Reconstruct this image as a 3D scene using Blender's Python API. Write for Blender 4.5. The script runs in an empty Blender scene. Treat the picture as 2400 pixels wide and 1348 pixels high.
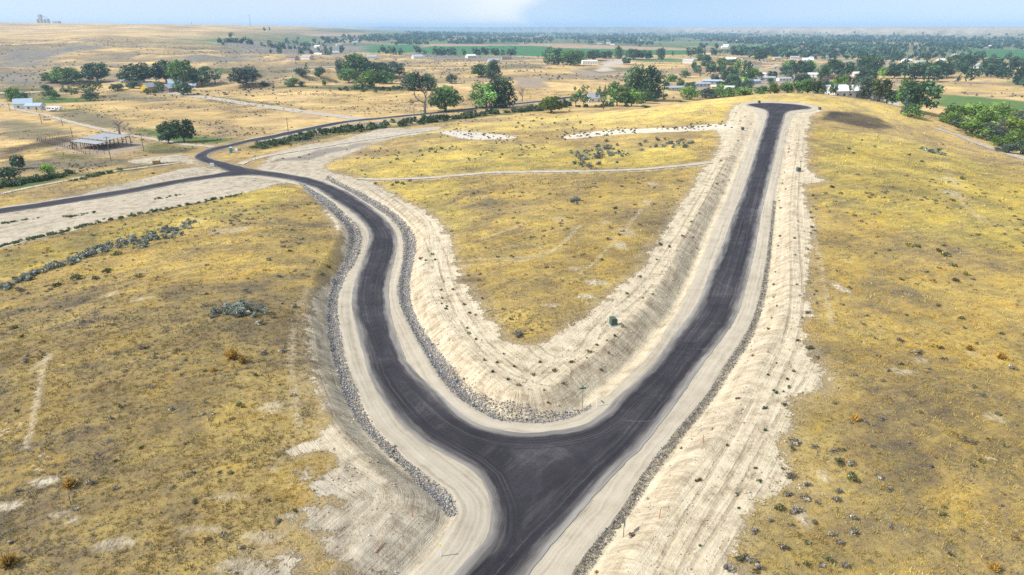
import bpy, math, random
import numpy as np
random.seed(7); RNG = np.random.default_rng(11)
scene = bpy.context.scene
COL = scene.collection
R = math.radians
# ---------------------------------------------------------------- camera
cam_d = bpy.data.cameras.new('camera'); cam = bpy.data.objects.new('camera', cam_d); COL.objects.link(cam)
cam.location = (0, 0, 44); cam.rotation_euler = (R(90-20.9), 0, 0)
cam_d.sensor_width = 36; cam_d.lens = 24.0; cam_d.clip_start = .5; cam_d.clip_end = 60000
scene.camera = cam
# ---------------------------------------------------------------- sky, sun, exposure
SUN_EL, SUN_AZ = 43.0, 195.0          # the sun stands left of and a little behind the drone
world = bpy.data.worlds.new('World'); scene.world = world; world.use_nodes = True
wt = world.node_tree; wt.nodes.clear()
wo = wt.nodes.new('ShaderNodeOutputWorld'); bg = wt.nodes.new('ShaderNodeBackground')
sky = wt.nodes.new('ShaderNodeTexSky'); sky.sky_type = 'NISHITA'; sky.sun_disc = False
sky.sun_elevation = R(SUN_EL); sky.sun_rotation = R(255); sky.altitude = 700; sky.air_density = 1.0; sky.dust_density = .3; sky.ozone_density = .8
bg.inputs['Strength'].default_value = .15
wt.links.new(bg.outputs[0], wo.inputs[0])
tc = wt.nodes.new('ShaderNodeTexCoord')
lift = wt.nodes.new('ShaderNodeVectorMath'); lift.operation = 'ADD'; lift.inputs[1].default_value = (0, 0, .16)
wt.links.new(tc.outputs['Generated'], lift.inputs[0])
nrm = wt.nodes.new('ShaderNodeVectorMath'); nrm.operation = 'NORMALIZE'; wt.links.new(lift.outputs[0], nrm.inputs[0]); wt.links.new(nrm.outputs[0], sky.inputs[0])
# thin high cloud: a soft white sheet left of the middle, thinning to blue on the right
sx = wt.nodes.new('ShaderNodeSeparateXYZ'); wt.links.new(tc.outputs['Generated'], sx.inputs[0])
mp = wt.nodes.new('ShaderNodeMapping'); mp.inputs['Scale'].default_value = (1.6, 1.6, 7); mp.inputs['Location'].default_value = (.35, .2, .1); mp.inputs['Rotation'].default_value = (0, R(14), 0)
wt.links.new(tc.outputs['Generated'], mp.inputs[0])
cn = wt.nodes.new('ShaderNodeTexNoise'); cn.inputs['Scale'].default_value = 1.8; cn.inputs['Detail'].default_value = 4; cn.inputs['Roughness'].default_value = .5; cn.inputs['Distortion'].default_value = .3
wt.links.new(mp.outputs[0], cn.inputs['Vector'])
def wmath(op, a, b_, c_=None):
    n_ = wt.nodes.new('ShaderNodeMath'); n_.operation = op
    for i_, v_ in enumerate((a, b_, c_)):
        if v_ is None: continue
        if isinstance(v_, (int, float)): n_.inputs[i_].default_value = v_
        else: wt.links.new(v_, n_.inputs[i_])
    return n_.outputs[0]
edge = wmath('ADD', sx.outputs['X'], wmath('MULTIPLY_ADD', cn.outputs['Fac'], .5, -.25)); edge = wmath('ADD', edge, wmath('MULTIPLY', sx.outputs['Z'], -1.2))
cr = wt.nodes.new('ShaderNodeValToRGB'); ce = cr.color_ramp.elements
while len(ce) < 6: ce.new(.5)
for el_, (p_, v_) in zip(ce, ((.20, .50), (.40, .58), (.485, .95), (.515, .32), (.62, .16), (.80, .42))): el_.position = p_; el_.color = (v_, v_, v_, 1)
cr.color_ramp.interpolation = 'EASE'; wt.links.new(wmath('MULTIPLY_ADD', edge, .5, .5), cr.inputs[0])
cm = wt.nodes.new('ShaderNodeMix'); cm.data_type = 'RGBA'; cm.inputs['B'].default_value = (5.4, 5.7, 5.9, 1)
wt.links.new(cr.outputs[0], cm.inputs['Factor']); wt.links.new(sky.outputs[0], cm.inputs['A']); wt.links.new(cm.outputs['Result'], bg.inputs[0])
sun_d = bpy.data.lights.new('sun', 'SUN'); sun_d.energy = 5.0; sun_d.angle = R(.53); sun_d.color = (1, .95, .87)
sun = bpy.data.objects.new('sun', sun_d); COL.objects.link(sun)
sun.rotation_euler = (0, R(90-SUN_EL), R(SUN_AZ)); sun.location = (0, 0, 200)
vs = scene.view_settings; vs.view_transform = 'Standard'; vs.look = 'None'; vs.gamma = 1; vs.use_curve_mapping = False; vs.exposure = .24
scene.render.resolution_x = 1024; scene.render.resolution_y = 575
scene.cycles.max_bounces = 6; scene.cycles.diffuse_bounces = 2; scene.cycles.transparent_max_bounces = 6; scene.cycles.volume_bounces = 3
scene.cycles.use_denoising = False
# ---------------------------------------------------------------- site survey (metres; x right, y away from the drone)
CTRL = [(0.0,61.0,1.9),(-4.4,46.0,1.9),(1.4,46.0,1.9),(-19.6,94.8,0.9),(-31.6,136.8,-1.2),(-33.4,166.2,-2.7),(-53.3,209.6,-4.5),(-87.9,249.7,-5.8),(-126.0,280.2,-6.7),(25.6,92.7,1.9),(43.9,133.4,1.6),(65.7,186.4,2.3),(86.8,239.1,4.7),(127.8,339.2,8.3),(0.0,93.5,2.4),(8.2,124.9,2.8),(-5.3,165.9,0.5),(23.0,181.2,2.4),(-26.1,206.1,-2.0),(0.0,222.2,-0.2),(54.0,215.6,3.0),(9.1,295.1,-1.5),(-42.1,342.1,-5.0),(58.3,316.2,1.0),(88.8,322.7,4.0),(25.8,423.8,-5.5),(75.2,412.4,-0.5),(104.7,392.9,6.0),(144.0,397.6,8.8),(169.1,400.3,8.8),(189.5,391.7,7.5),(212.1,388.1,3.5),(229.4,376.3,0.5),(101.6,202.3,4.0),(152.0,220.0,0.5),(184.9,248.5,-2.0),(193.5,314.2,-1.0),(66.0,125.5,2.6),(103.2,131.9,0.5),(42.8,75.6,2.2),(65.7,78.1,0.8),(44.8,47.9,0.5),(27.7,51.7,2.0),(20.0,46.2,2.0),(204.6,299.9,-5.0),(269.3,366.1,-8.0),(-27.6,63.3,3.8),(-41.7,63.9,3.4),(-42.2,49.4,1.5),(-74.6,91.6,0.5),(-38.1,93.3,3.2),(-49.6,146.5,-0.3),(-73.6,199.0,-4.0),(-78.7,132.4,-1.5),(-91.5,119.5,-3.0),(-98.7,169.0,-5.4),(-117.2,156.7,-6.6),(-20.6,43.0,2.8),(-38.5,120.8,0.8),(-44.4,79.5,3.2),(-138.4,177.9,-7.4),(-127.0,222.1,-7.0),(-87.2,229.8,-5.8),(-69.7,279.5,-6.0),(-184.3,312.3,-8.0),(-260.9,386.1,-8.5),(-164.4,382.4,-8.0),(-199.0,264.1,-8.2),(-333.8,499.4,-9.0),(-109.3,396.3,-7.5),(-308.8,640.8,-9.0),(-180.7,598.7,-9.0),(-55.9,459.2,-8.0),(0.0,509.8,-8.0),(51.0,561.7,-9.0),(-121.9,676.1,-8.0),(22.8,761.7,-8.0),(-60.5,1016.6,-8.0),(121.8,1138.2,-11.0),(165.9,689.2,-11.0),(241.1,773.1,-11.0),(388.6,612.4,-12.0),(358.5,494.6,-12.0),(486.8,856.2,-12.0),(690.6,971.8,-14.0),(463.5,1565.4,-14.0),(-110.8,1875.8,-15.0),(901.7,1907.5,-16.0),(1330.0,1907.5,-16.0),(-1664.2,2366.8,22.0),(-1588.1,2116.6,22.0),(-982.5,1760.6,16.0),(-759.6,1695.8,2.0),(-882.2,1241.5,-2.0),(-613.5,1031.3,-7.0),(-690.0,1372.3,-3.0),(-433.8,1218.5,-8.0),(-688.5,2337.6,-10.0),(124.0,465.4,-7.0),(138.1,518.6,-11.5),(169.6,468.2,-6.3),(188.3,519.9,-11.5),(198.3,469.4,-6.3),(219.7,520.0,-11.5),(222.1,459.2,-6.6),(246.1,508.7,-11.5),(248.0,453.9,-7.6),(274.4,502.2,-11.5),(-1996.0,2628.0,39.7),(-3019.0,3985.7,65.7),(-2610.2,4264.6,62.6),(-2114.2,4531.0,56.4),(-1718.6,4907.8,49.4),(-1493.7,5811.1,36.1),(-1408.7,2534.9,31.6),(-1046.0,2380.3,21.9),(-863.1,2452.5,14.5),(0.0,2500.0,-17.0),(1500.0,2500.0,-17.0),(0.0,5000.0,-18.0),(2500.0,4000.0,-18.0),(0.0,9000.0,-20.0),(3500.0,3500.0,-18.0),(-1200.0,9000.0,-10.0),(4000.0,9000.0,-20.0),(0.0,15000.0,-22.0),(8000.0,12000.0,-20.0),(-8000.0,12000.0,20.0),(-500.0,2000.0,-15.0),(700.0,1400.0,-16.0),(0.0,0.0,2.2),(30.0,-60.0,2.0),(-60.0,-40.0,1.0),(100.0,-40.0,0.0),(-90.0,20.0,0.0),(110.0,30.0,-1.0),(-300.0,-100.0,-8.0),(300.0,-100.0,-8.0),(300.0,150.0,-8.0),(-250.0,120.0,-9.0),(-4000.0,1500.0,-5.0),(-1500.0,1500.0,18.0),(4000.0,800.0,-16.0)]
ASPH = [(-20.07,14.35),(-4.74,44.7),(-3.75,46.66),(-2.12,49.64),(-1.9,52.75),(-2.42,56.28),(-3.59,59.21),(-5.32,61.23),(-7.63,63.06),(-10.13,64.9),(-12.84,68.12),(-15.45,72.89),(-17.69,77.5),(-19.7,82.53),(-21.33,88.16),(-23.92,96.53),(-26.15,103.38),(-28.32,111.54),(-30.7,126.11),(-31.74,136.12),(-33.35,149.81),(-34.69,159.59),(-36.31,166.21),(-39.76,174.54),(-45.71,187.5),(-54.02,201.6),(-63.3,220.29),(-74.36,235.41),(-86.05,243.82),(-93.63,247.89),(-99.87,247.82),(-105.35,245.89),(-118.35,233.74),(-135.72,214.89),(-155.84,202.18),(-167.1,191.64),(-171.1,196.72),(-159.31,207.15),(-141.73,221.55),(-123.8,242.04),(-106.52,254.86),(-111.31,260.85),(-121.7,271.96),(-128.61,278.89),(-133.47,286.39),(-135.98,293.01),(-137.19,300.93),(-136.04,313.24),(-132.39,321.37),(-125.7,339.23),(-117.12,362.42),(-104.08,399.68),(-90.02,420.69),(-67.24,440.78),(-42.62,466.72),(-22.34,490.23),(0.0,509.47),(24.58,541.03),(49.17,581.04),(84.23,634.81),(82.36,620.32),(48.06,567.67),(24.05,528.97),(0.0,499.21),(-21.82,478.34),(-41.62,455.35),(-65.97,432.05),(-88.11,411.35),(-101.88,390.8),(-114.44,353.68),(-122.76,330.85),(-128.99,311.16),(-130.71,301.16),(-130.27,294.66),(-128.0,288.74),(-122.8,281.8),(-110.01,270.38),(-97.28,258.32),(-83.29,249.87),(-68.4,239.38),(-54.95,219.3),(-45.31,201.18),(-38.11,186.81),(-32.73,174.89),(-29.1,164.23),(-27.01,154.39),(-25.48,141.21),(-23.93,124.78),(-21.97,112.47),(-19.5,101.76),(-17.0,92.84),(-14.39,84.98),(-10.21,77.88),(-6.9,72.26),(-4.54,69.71),(-2.58,68.31),(0.49,67.37),(4.45,67.94),(8.31,69.04),(10.7,71.41),(12.96,75.38),(17.37,81.13),(21.36,87.76),(25.14,95.39),(27.75,99.96),(32.49,109.37),(36.56,119.72),(39.87,127.07),(48.21,147.79),(56.21,167.84),(61.38,180.05),(69.5,200.34),(80.2,226.75),(96.21,268.43),(109.98,302.75),(117.4,321.89),(120.21,331.89),(119.48,338.77),(117.15,344.32),(115.86,348.22),(117.65,351.26),(122.45,351.13),(130.24,349.22),(137.96,344.5),(142.01,338.9),(143.19,334.65),(141.13,331.43),(135.54,329.94),(130.81,328.02),(126.47,322.68),(120.26,308.23),(103.69,268.08),(86.63,225.82),(74.57,196.07),(62.79,167.3),(55.85,149.12),(49.68,133.44),(43.96,119.27),(39.64,108.99),(35.47,99.63),(30.6,91.35),(26.22,84.39),(22.77,78.33),(19.5,72.57),(16.94,68.63),(14.51,64.51),(11.22,60.45),(8.67,56.83),(6.4,53.55),(4.4,50.48),(2.52,47.64),(1.42,45.69),(-15.28,16.08)]
SHOULD = [(-23.33,14.01),(-8.19,44.45),(-7.24,46.36),(-6.5,47.72),(-6.07,49.09),(-5.58,50.56),(-5.2,52.16),(-5.45,53.89),(-6.36,55.76),(-8.01,57.73),(-9.61,59.69),(-11.48,61.55),(-12.83,63.49),(-14.66,65.43),(-15.9,67.46),(-18.91,73.8),(-20.67,78.64),(-22.17,82.02),(-24.07,87.65),(-26.62,95.75),(-29.4,105.29),(-31.88,117.59),(-32.13,123.65),(-33.19,135.81),(-34.77,149.63),(-36.39,159.31),(-39.38,169.04),(-45.19,181.03),(-55.1,201.8),(-69.92,227.71),(-81.08,237.83),(-92.05,243.39),(-98.52,261.83),(-80.61,251.42),(-64.07,236.0),(-53.92,219.06),(-44.66,201.17),(-36.84,186.41),(-30.99,174.62),(-27.46,163.98),(-25.46,154.14),(-23.54,140.72),(-21.73,123.98),(-21.32,118.86),(-19.48,109.61),(-16.92,101.66),(-13.83,92.67),(-10.97,84.71),(-8.34,77.86),(-5.64,73.59),(-1.47,70.05),(0.0,70.09),(3.93,69.58),(6.63,70.57),(9.86,73.06),(11.91,75.99),(15.41,81.02),(19.45,87.35),(23.55,95.32),(29.31,108.71),(34.08,119.7),(40.0,135.53),(48.47,157.46),(57.48,180.41),(68.67,208.08),(82.39,242.11),(97.62,280.69),(109.94,311.04),(117.05,337.56),(114.34,350.11),(118.83,357.78),(131.62,353.19),(142.4,345.28),(146.87,333.22),(141.02,326.15),(132.02,323.34),(125.4,312.95),(106.28,267.93),(83.46,211.19),(69.0,176.72),(55.44,141.07),(46.85,119.37),(42.37,108.66),(38.17,99.39),(33.78,91.41),(29.3,84.07),(25.9,78.24),(22.29,72.5),(19.76,68.99),(13.99,60.37),(11.1,55.02),(9.75,52.63),(7.92,50.43),(5.12,45.85),(-12.61,16.84)]
ROCK1 = ([(-34.66,125.26),(-32.17,110.84),(-29.58,99.92),(-27.05,91.06),(-24.14,83.53),(-21.74,76.67),(-19.88,72.13),(-17.13,67.27),(-15.72,65.26),(-14.15,63.31),(-12.41,61.43),(-10.74,59.55),(-9.76,57.57),(-8.19,55.61),(-7.04,53.77),(-6.03,52.1)],[(-32.8,125.78),(-30.84,111.14),(-27.93,100.36),(-25.31,91.59),(-22.77,83.88),(-19.99,77.04),(-18.38,72.31),(-15.9,67.46),(-14.66,65.43),(-12.83,63.49),(-11.48,61.55),(-9.61,59.69),(-8.01,57.73),(-6.36,55.76),(-5.45,53.89),(-5.2,52.16)])
ROCK1B = ([(-73.67,233.07),(-58.85,203.72),(-48.9,180.96),(-42.82,168.4),(-39.16,158.32),(-37.37,149.03),(-35.08,135.15),(-34.66,125.26)],[(-70.91,229.63),(-55.1,201.8),(-45.19,181.03),(-39.38,169.04),(-36.39,159.31),(-34.77,149.63),(-33.19,135.81),(-32.8,125.78)])
ROCK2 = ([(-66.89,241.15),(-53.92,219.06),(-44.66,201.17),(-36.84,186.41),(-30.99,174.62),(-27.46,163.98),(-25.46,154.14),(-23.54,140.72),(-21.73,123.98),(-21.32,118.86),(-19.48,109.61),(-16.92,101.66),(-13.83,92.67),(-10.97,84.71),(-8.34,77.86),(-5.64,73.59),(-1.47,70.05),(0.0,70.19),(3.94,69.68),(6.64,70.76),(9.75,73.07)],[(-65.86,243.14),(-51.3,219.88),(-42.5,203.29),(-33.88,186.68),(-28.51,174.73),(-24.69,163.28),(-22.48,153.06),(-21.17,139.8),(-19.78,123.71),(-19.22,118.67),(-17.51,109.33),(-15.3,101.49),(-11.95,92.5),(-8.74,84.41),(-5.92,78.1),(-2.92,74.13),(-1.26,73.19),(0.26,72.85),(4.03,71.81),(6.79,72.64),(9.77,74.22)])
ROCK3 = ([(5.12,45.85),(7.92,50.43),(9.75,52.63),(11.1,55.02),(13.99,60.37),(19.76,68.99),(22.29,72.5),(25.9,78.24),(29.3,84.07),(33.78,91.41),(38.17,99.39),(42.37,108.66),(46.85,119.37),(55.44,141.07),(69.0,176.72)],[(6.18,45.85),(9.05,50.4),(10.52,52.61),(12.05,54.98),(15.14,60.3),(20.77,69.01),(23.38,72.48),(26.85,78.1),(30.4,84.03),(34.93,91.44),(39.03,99.35),(43.27,108.51),(47.68,119.27),(56.04,140.97),(69.72,176.56)])
SAND = [[(-98.81,262.85),(-97.44,278.84),(-93.15,299.87),(-86.21,316.37),(-77.76,340.85),(-68.69,372.81),(-54.3,368.37),(-55.65,334.08),(-64.1,303.91),(-70.85,276.9),(-72.27,259.07),(-62.88,243.78),(-50.03,231.91),(-42.39,215.96),(-33.93,198.92),(-29.61,189.2),(-21.33,174.75),(-17.51,164.49),(-14.93,153.33),(-12.9,143.19),(-11.38,129.89),(-10.17,117.62),(-6.59,107.84),(-4.07,99.99),(-2.73,95.25),(-1.24,89.99),(-0.3,87.84),(1.5,86.58),(3.13,87.15),(4.78,89.06),(7.34,91.56),(9.78,94.92),(12.1,97.91),(13.86,101.53),(16.11,105.02),(18.31,109.98),(22.23,116.7),(24.62,121.4),(27.32,129.38),(31.15,139.92),(35.8,152.01),(39.71,160.77),(43.97,172.32),(48.68,184.92),(53.63,196.83),(58.86,209.92),(66.03,225.23),(73.78,245.24),(81.65,270.1),(84.72,290.07),(93.54,305.25),(104.5,335.07),(110.68,350.64),(118.11,357.64),(131.81,353.85),(142.93,346.79),(147.28,334.37),(145.5,326.55),(133.3,314.19),(131.2,304.19),(124.85,291.96),(112.77,264.93),(95.62,220.56),(88.49,201.09),(89.85,191.03),(85.89,187.4),(80.39,186.92),(73.69,165.74),(68.85,150.92),(62.02,134.37),(55.45,121.32),(51.97,112.15),(47.37,99.28),(43.51,93.12),(42.43,87.24),(42.69,85.32),(41.12,82.68),(40.83,79.19),(40.63,77.32),(39.58,75.37),(38.07,74.32),(36.43,73.12),(34.19,72.04),(32.44,69.57),(30.6,66.0),(29.93,63.97),(28.08,59.85),(28.32,56.05),(25.75,54.44),(23.72,53.57),(21.57,51.18),(19.45,48.2),(17.92,46.26),(17.07,43.89),(-6.97,43.69),(-4.01,52.73),(-17.52,75.09),(-23.97,107.89),(-29.84,152.73),(-61.13,219.27),(-86.44,245.25)],[(-73.54,232.92),(-57.04,196.49),(-46.61,170.15),(-41.16,156.58),(-37.45,145.44),(-35.01,131.13),(-34.09,118.64),(-34.27,112.64),(-33.37,104.97),(-31.62,97.29),(-29.65,90.57),(-27.68,83.0),(-25.59,77.57),(-23.65,72.81),(-21.88,68.67),(-19.98,64.96),(-20.9,63.16),(-21.56,60.66),(-22.05,58.51),(-20.04,59.05),(-19.28,57.77),(-20.2,55.71),(-21.16,54.06),(-18.72,53.26),(-17.43,52.13),(-17.76,50.39),(-19.3,49.13),(-17.17,48.19),(-16.18,47.22),(-18.31,45.77),(-20.34,44.33),(-21.64,43.09),(-3.5,43.95),(-1.98,51.68),(-9.5,65.5),(-18.56,89.7),(-27.02,137.03),(-53.22,209.49)],[(-161.07,184.46),(-160.86,209.75),(-149.6,217.53),(-135.75,238.69),(-127.07,259.56),(-122.13,267.14),(-106.86,258.01),(-90.16,247.11),(-75.34,233.98),(-80.44,227.0),(-85.17,209.27),(-96.71,198.96),(-105.71,189.03),(-114.34,182.58),(-119.93,170.78),(-123.06,165.44),(-126.31,160.78),(-133.68,150.09)],[(-159.63,284.04),(-151.45,292.8),(-140.23,296.47),(-128.03,274.9),(-115.31,262.79),(-114.15,252.18),(-125.12,248.39),(-123.61,259.13),(-123.23,269.73),(-135.35,277.69),(-143.81,273.61),(-153.23,275.15)],[(-102.71,294.83),(-96.94,312.76),(-80.61,325.97),(-65.31,353.66),(-49.54,366.59),(-34.28,372.41),(-40.49,346.24),(-60.05,323.92),(-74.31,283.89),(-81.73,260.89),(-96.84,266.77)],[(-40.9,349.83),(-25.99,352.33),(-10.22,331.87),(5.68,306.75),(-3.73,301.94),(-19.01,307.61),(-27.63,319.79)],[(18.7,302.93),(29.14,315.47),(45.07,318.83),(57.97,314.59),(75.12,305.92),(95.06,310.56),(94.74,291.04),(78.33,289.34),(58.4,296.38),(40.45,298.15),(23.4,291.24)]]
PATCH = [(14.5,111.2,2.1,1.8,1),(12.3,104.6,1.6,1.4,1),(6.1,100.9,1.5,0.8,0.7),(56.1,108.9,0.9,4.3,1),(22.2,133.2,1.4,3.5,0.8),(21.4,150.7,1.0,2.4,0.5),(25.0,142.6,1.9,4.8,0.5),(-45.7,55.6,1.5,0.8,1),(-34.4,47.1,1.7,0.9,0.8),(-47.0,52.5,1.5,0.7,0.9),(-41.4,51.0,1.0,0.6,0.7),(-39.6,50.0,0.6,0.4,0.8),(-26.2,52.4,2.4,0.6,0.5),(-27.2,67.7,1.7,1.9,0.5),(-21.3,47.3,2.2,0.8,0.6),(-22.4,44.2,2.1,0.9,0.5),(-27.0,48.4,2.3,0.6,0.5),(56.6,69.5,1.5,1.2,0.6),(128.8,198.0,2.0,7.1,0.7),(119.6,181.8,2.4,5.1,0.8),(26.7,50.8,0.6,1.7,0.9),(31.2,57.2,0.5,1.2,0.7),(-61.9,105.7,2.2,1.4,0.8),(-70.2,111.1,1.3,2.0,0.6),(11.0,155.5,1.4,2.0,0.6),(11.3,118.2,1.4,1.7,0.5),(-83.9,173.4,4.2,3.6,0.6),(-67.6,158.0,5.8,5.0,0.5),(39.9,191.3,1.7,2.7,0.7),(34.4,168.4,1.5,4.1,0.5),(50.8,79.6,2.4,1.2,0.5),(55.6,83.0,1.2,1.2,0.5),(64.5,85.9,1.2,1.1,0.4),(-62.7,81.6,0.7,3.2,0.5),(-23.5,56.4,0.7,0.5,0.5)]
WEST = [(-115.11,243.27),(-120.84,237.45),(-138.63,218.2),(-157.55,204.63),(-169.19,194.3)]
NORTH = [(-125.07,331.63),(-115.41,356.9),(-102.88,394.86),(-89.25,416.89),(-66.56,436.15),(-42.19,461.73),(-22.03,483.19),(0.0,504.99),(24.34,535.63),(48.56,573.65),(83.29,627.52)]
TRACKS = [([(-51.09,231.38),(-40.06,226.74),(-28.06,222.47),(-14.03,222.94),(0.0,220.37),(26.45,210.52),(39.39,209.15),(53.68,214.23),(62.4,216.85)],1.9,1.6),([(-10.99,128.22),(-6.73,127.81),(-1.66,126.36),(4.98,126.29),(9.45,131.26),(11.66,137.71),(15.26,147.41)],0.5,0.42),([(-10.34,125.2),(-4.89,123.37),(1.62,122.94),(7.51,127.04),(10.36,134.45)],0.4,0.4),([(-6.84,130.08),(-2.62,133.22),(2.66,135.83),(5.69,133.84),(6.35,129.03),(3.3,125.25),(-1.64,124.51)],0.4,0.38),([(-6.57,144.16),(-0.96,148.62),(3.99,154.71)],0.4,0.5),([(12.31,115.9),(16.23,123.16),(21.28,136.01),(27.28,150.99),(34.88,170.85)],0.4,0.4),([(-63.72,84.12),(-60.84,78.8),(-58.45,74.5),(-55.63,69.67),(-53.12,65.09),(-51.29,61.22)],0.3,0.7),([(71.2,158.35),(55.49,114.27),(48.25,94.19)],0.4,0.35),([(145.57,230.55),(125.16,189.94),(115.77,170.81),(111.57,155.77)],0.6,0.5),([(-32.48,93.23),(-29.37,81.08),(-25.64,70.57),(-23.14,63.8)],0.5,0.4)]
LANES = [([(-53.0,233.3),(-46.4,230.0),(-40.1,226.7),(-28.1,222.5),(-14.0,222.9),(0.0,220.4),(26.4,210.5),(39.4,209.2),(53.7,214.2),(63.4,218.1)],2.6),([(-408.9,535.6),(-371.1,515.9),(-338.6,479.6),(-303.9,452.9),(-257.8,408.6),(-223.5,378.7),(-187.7,349.5),(-156.8,324.6),(-136.7,314.8)],4.2),([(-318.5,614.3),(-292.4,605.9),(-266.0,587.0),(-206.1,531.2),(-149.8,473.3),(-112.4,438.4),(-89.5,418.4)],11),([(-440.9,598.8),(-417.1,606.5),(-399.2,613.1),(-381.6,633.9)],4),([(-100.6,993.7),(-88.6,1064.5),(-57.8,1080.3),(-14.2,1190.2),(36.2,1220.3),(65.1,1216.7)],5),([(166.3,690.8),(206.6,783.0),(256.2,856.6),(328.3,982.6),(378.9,1059.7),(430.5,1148.7),(431.8,1231.5),(432.8,1337.9),(452.6,1426.8)],7),([(138.1,1161.5),(188.2,1321.1),(242.4,1515.6),(273.4,1539.2)],5),([(168.1,1177.8),(177.3,991.2),(195.7,910.0),(209.5,833.2)],4),([(197.1,323.4),(203.0,320.0),(207.0,306.9),(208.5,291.7),(200.0,262.4)],6),([(-318.2,888.7),(-326.3,1053.0),(-274.4,1047.0),(-248.8,1044.8)],4),([(539.5,1193.7),(657.3,1384.5),(781.6,1533.2),(661.7,1236.4),(689.3,1206.9)],6),([(-170.2,223.1),(-165.2,230.8),(-160.4,242.0),(-154.4,258.7),(-145.0,265.8),(-133.5,273.7)],2.6),([(-108.5,271.2),(-101.4,290.9),(-90.0,301.9),(-78.8,318.1),(-61.6,332.7),(-49.2,347.7),(-41.3,353.4)],4)]
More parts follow.
